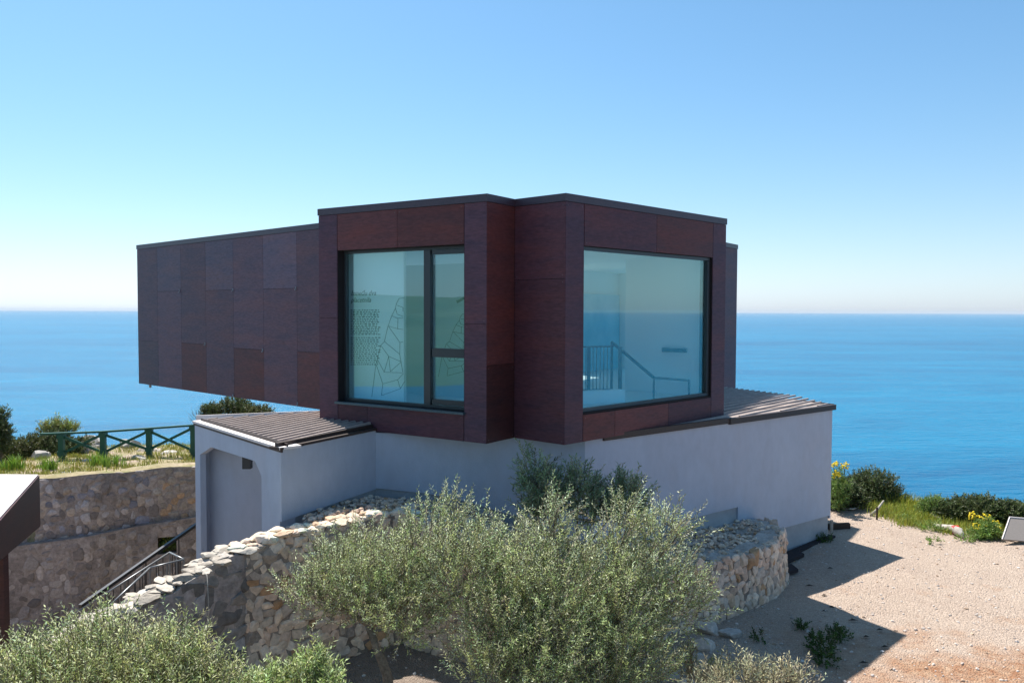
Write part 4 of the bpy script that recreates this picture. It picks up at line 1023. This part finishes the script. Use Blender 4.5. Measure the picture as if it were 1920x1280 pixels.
def plant(name, label, cat, lumps, base, leaf, ntw, tl, nl, ll, lw, seed, trunk=None, group=None, pn=('crown', 'trunk'), **kw):
    rg = np.random.default_rng(seed); V, F, T, TV, TF, tp_ = foliage(lumps, ntw, tl, nl, ll, lw, rg, **kw)
    root = empty(name, base, label, cat, group)
    VV = np.concatenate([V, TV]); FF = np.concatenate([F, TF + len(V)]); TT = np.concatenate([T, np.ones((len(TF), 3))])
    mi = np.concatenate([np.zeros(len(F)), np.ones(len(TF))])
    np_mesh(pn[0], VV, FF, [leaf, M['bark']], False, TT, mi, root)
    mb = MB(); r0 = random.Random(seed)
    bases = trunk or [(base, .06)]
    L_ = [Vector(l[:3]) for l in lumps]
    for q in bases:
        if len(q) > 2: b_, f_ = Vector(q[0]), Vector(q[2]); mb.tube([b_ - Vector((0, 0, .1)), b_.lerp(f_, .5) + Vector((.06, 0, 0)), f_], [q[1], q[1] * .8, q[1] * .6], 8)
    bases = [((q[2], q[1] * .5) if len(q) > 2 else q) for q in bases]
    for l, c in zip(lumps, L_):
        b0, tr = min(bases, key=lambda q: (Vector(q[0]).xy - c.xy).length); b0 = Vector(b0); m1 = b0.lerp(c, .4) + Vector((r0.uniform(-.1, .1), r0.uniform(-.1, .1), 0)) * (c - b0).length * .7
        m1.x = b0.x + (c.x - b0.x) * .3; pts = [b0, b0.lerp(m1, .6), m1, m1.lerp(c, .5) + Vector((r0.uniform(-.06, .06),) * 3), c]
        mb.tube(pts, [tr, tr * .8, tr * .5, tr * .32, tr * .15], 7)
        for _ in range(5):
            e = c + Vector((r0.gauss(0, .5) * l[3], r0.gauss(0, .5) * l[4], r0.gauss(.3, .5) * l[5])); s_ = m1.lerp(c, r0.uniform(.3, 1))
            mb.tube([s_, s_.lerp(e, .5) + Vector((0, 0, .03)), e], [tr * .22, tr * .14, tr * .06], 5)
    mb.build(pn[1], M['bark'], root); return root
def LU(px_, py_, y, rx, rz, ry=None): # lump from where it is seen; radii in metres
    p = Q(px_, py_, y); return (p.x, p.y, p.z, rx, ry or rx, rz)
def LUd(dn, px_, py_, *a): return LU(px_, py_ + dn, *a)
# main olive
ol = [LUd(18, 640, 1050, 9.9, .40, .36), LUd(18, 600, 1110, 9.7, .34, .30), LUd(18, 700, 1090, 9.6, .45, .42), LUd(18, 690, 1010, 10.0, .30, .22), LUd(18, 770, 1060, 9.7, .42, .38), LUd(18, 800, 990, 9.8, .30, .36),
      LUd(18, 845, 960, 9.8, .22, .36), LUd(18, 760, 1140, 9.3, .45, .30), LUd(18, 870, 1060, 9.3, .48, .45), LUd(18, 910, 1000, 9.5, .26, .28), LUd(18, 960, 1060, 9.2, .45, .42), LUd(18, 950, 1150, 8.9, .50, .42),
      LUd(18, 1030, 1000, 9.5, .26, .44), LUd(18, 1045, 950, 9.6, .16, .28), LUd(18, 1060, 1100, 9.0, .52, .46), LUd(18, 1160, 990, 9.4, .24, .42), LUd(18, 1180, 950, 9.5, .16, .22), LUd(18, 1130, 1060, 9.2, .38, .36), LUd(18, 1240, 990, 9.4, .30, .24), LUd(18, 1280, 975, 9.4, .18, .16),
      LUd(18, 1230, 1070, 9.2, .48, .30), LUd(18, 1270, 1120, 9.2, .38, .30), LUd(18, 1160, 1140, 8.9, .52, .42), LUd(18, 1040, 1210, 8.6, .55, .42), LUd(18, 1180, 1230, 8.6, .48, .36), LUd(18, 920, 1230, 8.6, .42, .3), LUd(18, 1010, 1290, 8.4, .5, .35), LUd(18, 1130, 1290, 8.4, .45, .3), LUd(18, 560, 1080, 9.8, .18, .2)]
tb1 = P(742, 1345, -4.95); tb2 = P(1010, 1385, -4.97); tb3 = P(1140, 1400, -4.97)
plant('olive_tree', 'large bushy olive tree covering the middle of the round stone wall', 'tree', ol, (tb2.x, tb2.y, -5.0), M['olive'], 5300, .34, 20, .050, .0115, 101,
      trunk=[((tb1.x, tb1.y, -5.0), .075, Q(690, 1170, 9.6)), ((tb2.x, tb2.y, -5.0), .09, Q(990, 1190, 9.0)), ((tb3.x, tb3.y, -5.0), .07, Q(1140, 1190, 9.0))], upw=.9, rnd=.35, wind=(.22, 0, 0), shell=.4, cvar=.30, cmul=(.98, 1.04, 1.0))
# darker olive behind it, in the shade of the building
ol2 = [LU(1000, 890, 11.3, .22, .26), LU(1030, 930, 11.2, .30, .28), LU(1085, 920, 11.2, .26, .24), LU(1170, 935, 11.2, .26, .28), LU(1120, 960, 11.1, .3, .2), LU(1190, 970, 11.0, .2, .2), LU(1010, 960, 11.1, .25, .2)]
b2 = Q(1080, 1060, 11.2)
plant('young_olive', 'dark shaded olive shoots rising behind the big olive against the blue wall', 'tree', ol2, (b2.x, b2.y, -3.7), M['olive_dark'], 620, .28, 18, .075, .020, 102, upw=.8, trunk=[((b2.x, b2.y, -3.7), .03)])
# near left olive shrubs
ol3 = [LUd(40, 60, 1235, 7.4, .36, .30), LUd(40, 150, 1190, 7.6, .30, .30), LUd(40, 210, 1160, 7.7, .20, .24), LUd(40, 240, 1220, 7.4, .40, .32), LUd(40, 330, 1190, 7.5, .26, .26), LUd(40, 360, 1230, 7.4, .30, .26), LUd(40, 130, 1270, 7.2, .45, .32), LUd(40, 300, 1280, 7.2, .48, .3), LUd(40, 10, 1215, 7.4, .14, .2), LUd(40, 410, 1260, 7.3, .22, .22), LUd(40, 20, 1290, 7.1, .4, .3)]
b3 = P(200, 1560, -5.0)
plant('olive_shrub', 'near olive shrub with bright green tips in front of the sloping parapet', 'shrub', ol3, (b3.x, b3.y, -5.05), M['olive'], 2500, .28, 15, .055, .0125, 103, trunk=[((b3.x, b3.y, -5.05), .07)], upw=1.0, cmul=(1.0, 1.02, .92))
ol4 = [LUd(25, 590, 1235, 7.6, .12, .18), LUd(25, 560, 1260, 7.5, .16, .16), LUd(25, 610, 1270, 7.5, .14, .14), LUd(25, 500, 1275, 7.4, .18, .14), LUd(25, 450, 1290, 7.4, .2, .12)]
b4 = P(560, 1560, -5.0)
plant('olive_shoot', 'low olive shoots at the bottom edge under the pale stone wall', 'shrub', ol4, (b4.x, b4.y, -5.05), M['olive'], 620, .20, 14, .062, .014, 104, trunk=[((b4.x, b4.y, -5.05), .035)], upw=1.1, cmul=(.95, 1.04, .85))
ol5 = [LU(1400, 1275, 8.2, .26, .14), LU(1450, 1285, 8.1, .24, .13), LU(1490, 1275, 8.1, .16, .12), LU(1340, 1300, 8.1, .3, .16), LU(1500, 1295, 8.0, .16, .12)]
b5 = P(1430, 1420, -5.0)
plant('silvery_shrub', 'silvery shrub with dry pale tips at the bottom edge on the gravel', 'shrub', ol5, (b5.x, b5.y, -5.02), M['silver'], 330, .20, 11, .055, .014, 105, trunk=[((b5.x, b5.y, -5.02), .03)], upw=1.2, cvar=.25)
ol6 = [LU(1290, 1235, 9.0, .10, .14), LU(1310, 1265, 8.8, .2, .12), LU(1360, 1262, 8.8, .16, .1)]
plant('spurge_sprig', 'thin pale flowering sprigs among the stones below the wall end', 'plant', ol6, tuple(P(1310, 1330, -4.95)), M['silver'], 120, .16, 9, .04, .012, 106, upw=1.3, cmul=(.85, 1, .7))

def bush(name, label, cat, specs, leaf, ntw, ll, lw, seed, tl=.16, nl=10, cm=(1, 1, 1), base=None, **kw):
    lumps = [LU(*s) for s in specs]; c = np.array(lumps)[:, :3].mean(0)
    zb = gz1(c[0], c[1]) if base is None else base
    return plant(name, label, cat, lumps, (c[0], c[1], zb), leaf, ntw, tl, nl, ll, lw, seed, trunk=[((c[0], c[1], zb), .035)], pn=('foliage', 'stem'), cmul=cm, **kw)
# right rim
bush('round_bush', 'rounded dark green bush on the cliff edge right of the building corner', 'bush', [(1640, 915, 20.6, .58, .46), (1608, 920, 20.8, .45, .36), (1668, 932, 20.4, .40, .26), (1625, 935, 20.4, .5, .25)], M['bush'], 1900, .06, .026, 201, upw=.5)
bush('shaded_bush', 'low dark bush touching the corner of the lower wall', 'bush', [(1575, 925, 19.9, .40, .32), (1600, 934, 19.8, .32, .2), (1568, 940, 19.7, .3, .2)], M['bush'], 900, .07, .03, 202, upw=.5, cm=(.7, .75, .7))
def spurge(label, heads, basep, seed, group=None, leafn=400, hr=.07, bspread=.1):
    root = empty('spurge_plant', basep, label, 'plant', group); r0 = random.Random(seed); mb = MB(); st = MB(); lu = []
    for (px_, py_, y) in heads:
        mb = MB(); h = Q(px_, py_, y); b = Vector(basep) + Vector((r0.uniform(-1, 1) * bspread, r0.uniform(-.1, .1), 0)); m_ = h.lerp(b, .4)
        st.tube([b, m_, h], [.014, .012, .01], 5)
        for _ in range(26):
            v = Vector((r0.gauss(0, 1), r0.gauss(0, 1), r0.gauss(0, .8))).normalized() * hr * r0.uniform(.55, 1); rock(mb, h + v, hr * .27, r0, (1, 1, .7), (1, 1, 1), 0, 0)
        mb.build('flower_head', M['yellow'], root)
        lu.append((*(h.lerp(b, .5)), .16, .16, max(.08, (h.z - b.z) * .42)))
    st.build('stem', M['fresh'], root); 
    V, F, T, TV, TF, _ = foliage(lu, leafn // 8, .12, 8, .07, .02, np.random.default_rng(seed), upw=.5)
    np_mesh('foliage', V, F, M['fresh'], False, T, None, root); return root
spurge('tall yellow-headed spurge rising right beside the wall corner', [(1563, 870, 19.2), (1585, 873, 19.3), (1570, 890, 19.1)], tuple(P(1573, 958, -4.87)), 301, leafn=2400, hr=.11)
spurge('wide yellow flowering spurge clump next to the grey sign', [(1822, 966, 17.5), (1845, 970, 17.4), (1862, 982, 17.3), (1840, 980, 17.4), (1872, 993, 17.1), (1858, 996, 17.1), (1832, 988, 17.2), (1852, 972, 17.5), (1868, 984, 17.2), (1845, 990, 17.2)], tuple(P(1850, 1012, -4.87)), 302, leafn=3600, hr=.10, bspread=.35)
for i, (label, sp_, sd) in enumerate([('first dark evergreen bush on the right cliff edge beside the bright green one', [(1790, 962, 18.6, .36, .2), (1815, 955, 18.6, .32, .24), (1770, 965, 18.7, .2, .15)], 211),
                                     ('middle dark evergreen bush on the right cliff edge above the yellow spurge', [(1845, 957, 18.2, .38, .26), (1868, 965, 18.1, .36, .24)], 212),
                                     ('dark evergreen bush above and left of the grey sign', [(1890, 964, 18.0, .32, .22), (1918, 966, 18.0, .4, .2)], 213)]):
    bush('evergreen_bush', label, 'bush', sp_, M['bush'], 950, .065, .03, sd, group='dark bushes on the right cliff edge', upw=.5)
bush('bright_bush', 'small bright green bush in front of the dark cliff-edge bushes', 'bush', [(1752, 948, 19.0, .24, .15), (1738, 958, 19.0, .2, .12)], M['fresh'], 520, .05, .02, 214, upw=.6)
# left terrace
bush('edge_bush', 'dark shrub cut by the left edge of the picture above the sea', 'bush', [(2, 785, 25.5, .2, .3), (-8, 815, 25.3, .45, .5), (8, 772, 25.5, .16, .12)], M['bush'], 1000, .07, .03, 221, upw=.4)
bush('low_bush', 'low brownish-green bush left of the green fence behind the boulder', 'bush', [(40, 838, 26.5, .6, .28), (70, 832, 26.8, .5, .3), (20, 845, 26.0, .5, .3)], M['bush'], 1100, .06, .028, 222, upw=.4, cm=(1.15, 1, .9))
bush('leafy_bush', 'dark leafy bush behind the first post of the green fence', 'bush', [(105, 830, 27.2, .5, .42), (130, 842, 27.0, .5, .34), (90, 845, 26.8, .4, .3), (160, 830, 27.4, .25, .2)], M['bush'], 1300, .07, .032, 223, upw=.5)
bush('flowering_bush', 'upright bush with green and pinkish tips standing above the fence end', 'bush', [(92, 808, 27.6, .28, .2), (125, 806, 27.6, .3, .16), (108, 796, 27.6, .14, .16)], M['fresh'], 330, .075, .03, 224, tl=.3, upw=1.2, cm=(1.7, 1.1, 1.1), cvar=.3)
bush('pine_bush', 'small round dark green bush seen over the left roof edge', 'bush', [(397, 773, 26.5, .32, .26)], M['bush'], 420, .06, .028, 225, upw=.4)
bush('pine_bush', 'large dark green bush seen over the left roof under the wing', 'bush', [(440, 765, 27.0, .48, .36), (460, 775, 26.8, .45, .28)], M['bush'], 950, .06, .028, 226, upw=.4)
bush('pine_bush', 'brownish green bush right of the largest one over the left roof', 'bush', [(489, 775, 26.8, .36, .22), (475, 778, 26.6, .3, .2)], M['bush'], 420, .06, .028, 227, upw=.4, cm=(1.2, 1, .8))
bush('dry_twigs', 'grey dry twiggy bush at the left end of the roof', 'bush', [(372, 785, 26.5, .22, .2)], M['silver'], 60, .02, .006, 228, tl=.3, nl=5, upw=1.2)
bush('ivy_plant', 'bright green leaves filling the small opening in the retaining wall', 'plant', [(318, 1012, 24.3, .22, .18), (312, 1024, 24.1, .2, .12)], M['fresh'], 260, .07, .035, 229, tl=.12, base=-7.2)

# weeds in the gravel
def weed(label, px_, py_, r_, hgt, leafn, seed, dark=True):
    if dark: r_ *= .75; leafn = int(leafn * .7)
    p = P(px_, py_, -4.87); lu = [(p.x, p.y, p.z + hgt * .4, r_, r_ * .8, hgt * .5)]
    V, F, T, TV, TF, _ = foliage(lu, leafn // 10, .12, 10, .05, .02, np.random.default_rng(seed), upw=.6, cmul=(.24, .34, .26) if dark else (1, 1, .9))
    np_mesh('weed', V, F, M['fresh'], False, T, None, None, (p.x, p.y, p.z), label=label, cat='weed', group='weeds growing in the gravel')
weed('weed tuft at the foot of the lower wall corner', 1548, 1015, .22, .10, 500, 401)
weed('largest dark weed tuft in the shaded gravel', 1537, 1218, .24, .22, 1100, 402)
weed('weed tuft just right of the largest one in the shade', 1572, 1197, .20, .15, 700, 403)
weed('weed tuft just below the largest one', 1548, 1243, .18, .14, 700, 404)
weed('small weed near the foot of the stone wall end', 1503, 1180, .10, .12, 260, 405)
weed('green weed beside the white pointed log', 1752, 993, .34, .12, 700, 406, False)
weed('thin weed on the sunny gravel below the logs', 1750, 1017, .14, .05, 160, 407, False)
weed('flat weed at the right on the sunny gravel', 1812, 1013, .20, .07, 300, 408, False)
weed('weed by the short stake on the gravel rim', 1697, 978, .26, .07, 360, 409, False)
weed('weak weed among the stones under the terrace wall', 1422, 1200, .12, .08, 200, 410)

# grass
def blades(name, label, pts, h, w_, rg, cmul=(1, 1, 1), kind='stuff', cat='grass', per=14, lean=.35, spread=.12):
    k = len(pts); P_ = np.repeat(pts, per, 0); N_ = len(P_); P_ = P_ + np.concatenate([rg.normal(size=(N_, 2)) * spread, np.zeros((N_, 1))], 1)
    if kind == 'stuff': P_[:, 2] = gz(P_[:, 0], P_[:, 1])
    hh = h * rg.uniform(.4, 1.3, N_)[:, None]; an = rg.random(N_) * 6.28; d = np.stack([np.cos(an), np.sin(an), np.zeros(N_)], 1); ln_ = rg.random(N_)[:, None] * lean
    sd = np.stack([-np.sin(an + .4), np.cos(an + .4), np.zeros(N_)], 1) * w_
    up = np.array([0, 0, 1.]); m1 = P_ + up * hh * .55 + d * hh * ln_ * .4; tp_ = P_ + up * hh * (1 - ln_ * .3) + d * hh * ln_ * 1.3
    V = np.stack([P_ - sd, P_ + sd, m1 + sd * .8, m1 - sd * .8, tp_ + sd * .1, tp_ - sd * .1], 1).reshape(-1, 3)
    bi = (np.arange(N_) * 6)[:, None, None]; F = (bi + np.array([[0, 1, 2, 3], [3, 2, 4, 5]])[None]).reshape(-1, 4)
    T = np.repeat(np.clip((1 + rg.normal(size=(N_, 1)) * .25) * (1 + rg.normal(size=(N_, 3)) * np.array([.12, .05, .08])) * np.array(cmul), .3, 2), 2, 0)
    return np_mesh(name, V, F, M['grass'], False, T, label=label, cat=cat if kind != 'structure' else None, kind=kind if kind == 'stuff' else None)
rg = np.random.default_rng(55)
def scatter(n_, x0, x1, y0, y1, f):
    x = rg.uniform(x0, x1, n_ * 4); y = rg.uniform(y0, y1, n_ * 4); k = f(x, y); x, y = x[k][:n_], y[k][:n_]; return np.stack([x, y, gz(x, y)], 1)
okR = lambda x, y: (y > 16.3) & (pdist(PLAT, x, y) < .6 + 1.7 * np.clip(.65 + .7 * sn(x, y, 2.2) + .5 * sn(x, y, 5.1, 2), .1, 2)) | (~inside(PLAT, x, y) & (pdist(PLAT, x, y) < 1.2))
blades('grass', 'yellow-green grass along the right cliff rim', scatter(3600, 7, 17, 14, 25, okR), .17, .007, rg, (1.25, 1.2, .75), per=16)
okE = lambda x, y: (y > 16.6) & (pdist(PLAT, x, y) < .45)
blades('tall_grass', 'taller yellow-green scrub grass along the very edge of the right cliff', scatter(1100, 7.5, 16, 15, 24, okE), .30, .010, rg, (1.25, 1.15, .6), per=16, spread=.16)
okL = lambda x, y: (pdist(rp_l, x, y) > .5) & ~inside(PITP, x, y) & (y > 19) & (sn(x, y, 2.9, 5) < .45)
rp_l = [tuple(p) for p in rp]
blades('grass', 'sunlit meadow grass on the terrace behind the retaining wall', scatter(2300, -22, -6, 20, 29.5, okL), .11, .009, rg, (1.15, 1.0, .75), per=12)
for i, (lab, px_, py_, s_) in enumerate([('sword-leaved iris clump left of the first fence post', 95, 878, .2), ('sword-leaved iris clump below the second fence post', 182, 868, .26), ('brightest broad-leaved iris clump below the fence middle', 213, 872, .28),
                                        ('bright grassy clump at the left edge beside the canopy', 12, 880, .35), ('grassy iris clump just right of the left edge', 35, 876, .22)]):
    p = P(px_, py_, -4.86); pts = np.array([[p.x, p.y, -4.88]] * 8) + np.concatenate([rg.normal(size=(8, 2)) * s_ * .6, np.zeros((8, 1))], 1)
    blades('iris_clump', lab, pts, .38, .014, rg, (.75, 1.05, .5), kind='thing', cat='plant', per=14, lean=.5, spread=.07)['group'] = 'iris clumps on the terrace'

# ------------------------------------------------------------------ rocks on the terrace
def boulder(label, px_, py_, y, r_, sq, seed, col=(.47, .43, .39), name='rock'):
    p = Q(px_, py_, y); mb = MB(); rock(mb, (p.x, p.y, p.z), r_, random.Random(seed), sq, col, 0, 3, 0); return mb.build(name, M['stone'], None, label=label, cat='rock', group='rocks on the terrace')
boulder('rounded grey boulder left of the first fence post', 77, 857, 26.0, .42, (1, .8, .6), 501)
boulder('jagged pale outcrop behind the first fence panel', 172, 838, 28.2, .62, (1.15, .8, .7), 502, (.55, .50, .45))
boulder('low brownish rock under the first crossed braces', 145, 848, 27.2, .5, (1.3, .8, .4), 503, (.38, .32, .28))
boulder('rock hump behind the second fence panel', 243, 836, 28.3, .42, (1, .8, .85), 504)
boulder('flat pale rock behind the third fence post', 272, 848, 27.8, .45, (1.4, .8, .45), 505, (.52, .44, .38))
boulder('flat stone lying in the grass right of the third post', 325, 852, 27.2, .36, (1.3, .8, .4), 506, (.55, .5, .45))
boulder('small low rock in front of the middle fence panel', 258, 860, 26.0, .24, (1.3, .8, .5), 507)
boulder('grey slab on the crest of the retaining wall', 138, 887, 24.0, .35, (1.6, .8, .25), 508, (.42, .42, .44))
boulder('small rock by the iris clump at the second post', 165, 866, 25.5, .2, (1.3, .8, .5), 509)
boulder('shaded grey rock at the corner behind the lower wall', 1572, 951, 20.6, .34, (1.2, .9, .35), 510, (.38, .40, .42))
boulder('weathered earthy rock in the grass beyond the short stake', 1680, 955, 20.9, .4, (1.7, .8, .3), 511, (.45, .37, .30))
for i, (lab, px_, py_, r_) in enumerate([('block fallen at the foot of the terrace wall below its stones', 1330, 1180, .30), ('blue-grey block right of the fallen one', 1372, 1190, .24), ('long pale stone lower down among the olive twigs', 1322, 1215, .26),
                                        ('rough stone at the olive edge near the sprigs', 1302, 1240, .24), ('small pale stone standing alone on the gravel near the wall foot', 1356, 1232, .12), ('flat stone at the bottom edge under the olive', 1255, 1270, .26),
                                        ('pale pointed stone at the bottom edge beside the sprigs', 1290, 1285, .22), ('grey stone at the bottom edge left of the flat one', 1215, 1285, .2), ('small broken stone on the gravel under the shrub tips', 1365, 1262, .12)]):
    p = P(px_, py_, -4.86); mb = MB(); rock(mb, (p.x, p.y, -4.87 + r_ * .1), r_ * .58, random.Random(520 + i), (1.25, .9, .8), (.46, .42, .38) if i % 2 else (.56, .48, .41), 0, 3, 0)
    mb.build('rock', M['stone'], None, label=lab, cat='rock', group='rocks below the terrace wall')

# gravel stones
mb = MB(); rg_ = random.Random(31)
for _ in range(5500):
    y = 8.5 + 12 * rg_.random() ** 1.5; x = rg_.uniform(2.6, 13) if rg_.random() < .85 else rg_.uniform(-3, 3)
    if not (-1 < x / y < .75): continue
    z = gz1(x, y); r_ = rg_.choice((.008, .01, .012, .015, .02, .03)) * (1.1 if y < 13 else .9)
    k = rg_.uniform(.7, 1.1); c = rg_.choice(((.62, .54, .48), (.56, .48, .42), (.50, .36, .26), (.66, .6, .55)))
    rock(mb, (x, y, z + r_ * .2), r_, rg_, (1.2, .9, .7), tuple(v * k for v in c), 0, 0)
mb.build('gravel', M['stone'], None, label='loose gravel stones scattered over the yard', cat='gravel', kind='stuff')

# ------------------------------------------------------------------ small things in the yard
gp = lambda px_, py_: P(px_, py_, -4.87)
def plank(name, label, cat, a, b, w_, h_, m, **kw):
    mb = MB(); mb.bar(a, b, w_, h_); return mb.build(name, m, None, label=label, cat=cat, **kw)
a_, b_ = gp(1553, 992), gp(1592, 990); plank('timber_beam', 'dark timber beam lying behind the white stake at the wall corner', 'beam', a_ + Vector((0, 0, .06)), b_ + Vector((0, 0, .06)), .10, .13, M['darkwood'])
a_ = gp(1559, 997); plank('wooden_stake', 'short whitish stake standing beside the lower wall corner', 'stake', a_ + Vector((0, 0, -.05)), a_ + Vector((0, 0, .27)), .05, .05, M['wood'])
a_ = gp(1644, 974); plank('wooden_stake', 'thin dark stake standing at the gravel rim by the leaning stick', 'stake', a_ + Vector((0, 0, -.05)), a_ + Vector((0, 0, .3)), .035, .035, M['darkwood'])
def branch(name, label, pts, r, m=None, cat='driftwood'):
    mb = MB(); mb.tube(pts, r, 8); return mb.build(name, m or M['wood'], None, label=label, cat=cat)
a_ = gp(1632, 966); b_ = Q(1657, 938, a_.y + .1); branch('leaning_stick', 'bleached stick leaning up out of the grass', [a_, a_.lerp(b_, .5) + Vector((.02, 0, -.02)), b_], [.035, .03, .02])
a_, b_, c_ = Q(1738, 955, 19.8), gp(1748, 972), gp(1771, 980); branch('bent_branch', 'bleached bent branch with a knotted white end on the rim', [a_ + Vector((0, 0, .1)), a_, b_ + Vector((0, 0, .1)), c_ + Vector((0, 0, .04))], [.07, .085, .05, .03])
a_, b_, c_ = gp(1755, 992), gp(1785, 998), gp(1810, 1011); lg = empty('bleached_log', tuple(b_), 'bleached pointed log with a red mark lying on the gravel rim', 'log')
mb = MB(); mb.tube([a_ + Vector((0, .1, .05)), b_ + Vector((0, 0, .09)), b_.lerp(c_, .5) + Vector((0, 0, .1)), c_ + Vector((0, 0, .02))], [.05, .085, .10, .02], 8); mb.build('log_wood', M['wood'], lg)
q_ = b_.lerp(c_, .22); mb = MB(); mb.tube([q_ + Vector((-.06, 0, .095)), q_ + Vector((.07, -.02, .10))], [.093, .101], 8); mb.build('red_mark', M['red'], lg)
branch('fallen_branch', 'thin grey branch lying in the shade behind the wall corner', [gp(1578, 956) + Vector((0, 0, .05)), gp(1600, 957) + Vector((0, 0, .04)), gp(1622, 950) + Vector((0, 0, .08))], [.02, .025, .012], cat='branch')
# sign at the right edge
s0_ = gp(1886, 1012); sg = empty('information_board', tuple(s0_), 'tilted grey-beige information board cut by the right edge', 'sign')
a_, b_ = Q(1879, 1010, 16.6), Q(1950, 1016, 16.6); c_ = Q(1893, 969, 17.1)
u = b_ - a_; v = c_ - a_; nn = u.cross(v).normalized(); nn = nn if nn.y < 0 else -nn; mb = MB(); mb.box(a_, u, v, nn * -.03); mb.build('sign_panel', M['signback'], sg)
mb = MB(); mb.bar(a_ + v, a_ + v + u, .025, .025); mb.bar(a_, a_ + v, .02, .02); mb.build('sign_frame', M['canopytop'], sg)
for t_ in (.15, .85):
    p = a_ + u * t_ + v * .5 - nn * .06; mb = MB(); mb.bar((p.x, p.y + .03, -5.0), (p.x, p.y + .03, p.z), .06, .06); mb.build('leg', M['rail'], sg)
# dark sheets at the wall foot
for lab, cs in (('dark felt sheet lying at the foot of the lower wall, nearer the corner', [(1468, 1060), (1475, 1045), (1498, 1038), (1508, 1044), (1478, 1057)]), ('dark triangular felt sheet beside the end of the stone wall', [(1466, 1082), (1468, 1064), (1484, 1063), (1497, 1073)])):
    pt = [gp(*c) for c in cs]; mb = MB(); mb.prism([(p.x, p.y) for p in pt], -4.86, -4.80); mb.build('felt_sheet', M['felt'], None, label=lab, cat='sheet')
# leaf litter
mb = MB(); rl = random.Random(8)
for (px_, py_) in ((1557, 1067), (1518, 1100), (1546, 1118), (1547, 1148), (1625, 1196), (1650, 1183), (1600, 1165), (1560, 1140), (1620, 1245), (1660, 1215)):
    p = gp(px_, py_); w0_ = rl.uniform(.05, .09)
    mb.mesh([(p.x - w0_, p.y, p.z + .02), (p.x, p.y - .03, p.z + .035), (p.x + w0_, p.y + .01, p.z + .02), (p.x, p.y + .035, p.z + .04)], [(0, 1, 2, 3)], (1, 1, 1))
mb.build('dead_leaves', M['darkwood'], None, label='dark dead leaves strewn on the shaded gravel', cat='leaf litter', kind='stuff')

# ------------------------------------------------------------------ sea air
hm = bpy.data.materials.new('sea_haze'); hm.use_nodes = True; ht = hm.node_tree; ht.nodes.remove(ht.nodes['Principled BSDF'])
pv = ht.nodes.new('ShaderNodeVolumePrincipled'); pv.inputs['Color'].default_value = (.80, .90, 1, 1); pv.inputs['Density'].default_value = 1.3e-5
ht.links.new(pv.outputs[0], ht.nodes['Material Output'].inputs['Volume'])
mb = MB(); mb.box((-95000, -95000, -130), (190000, 0, 0), (0, 190000, 0), (0, 0, 130 + 90)); mb.build('haze', hm, origin=(0, 0, -130), kind='stuff', label='pale sea haze over the water', cat='haze')

# ------------------------------------------------------------------ lift everything so that the yard lies at height zero
for o in sc.objects:
    if o.parent is None: o.location.z += UP
print('objects', len(sc.objects))
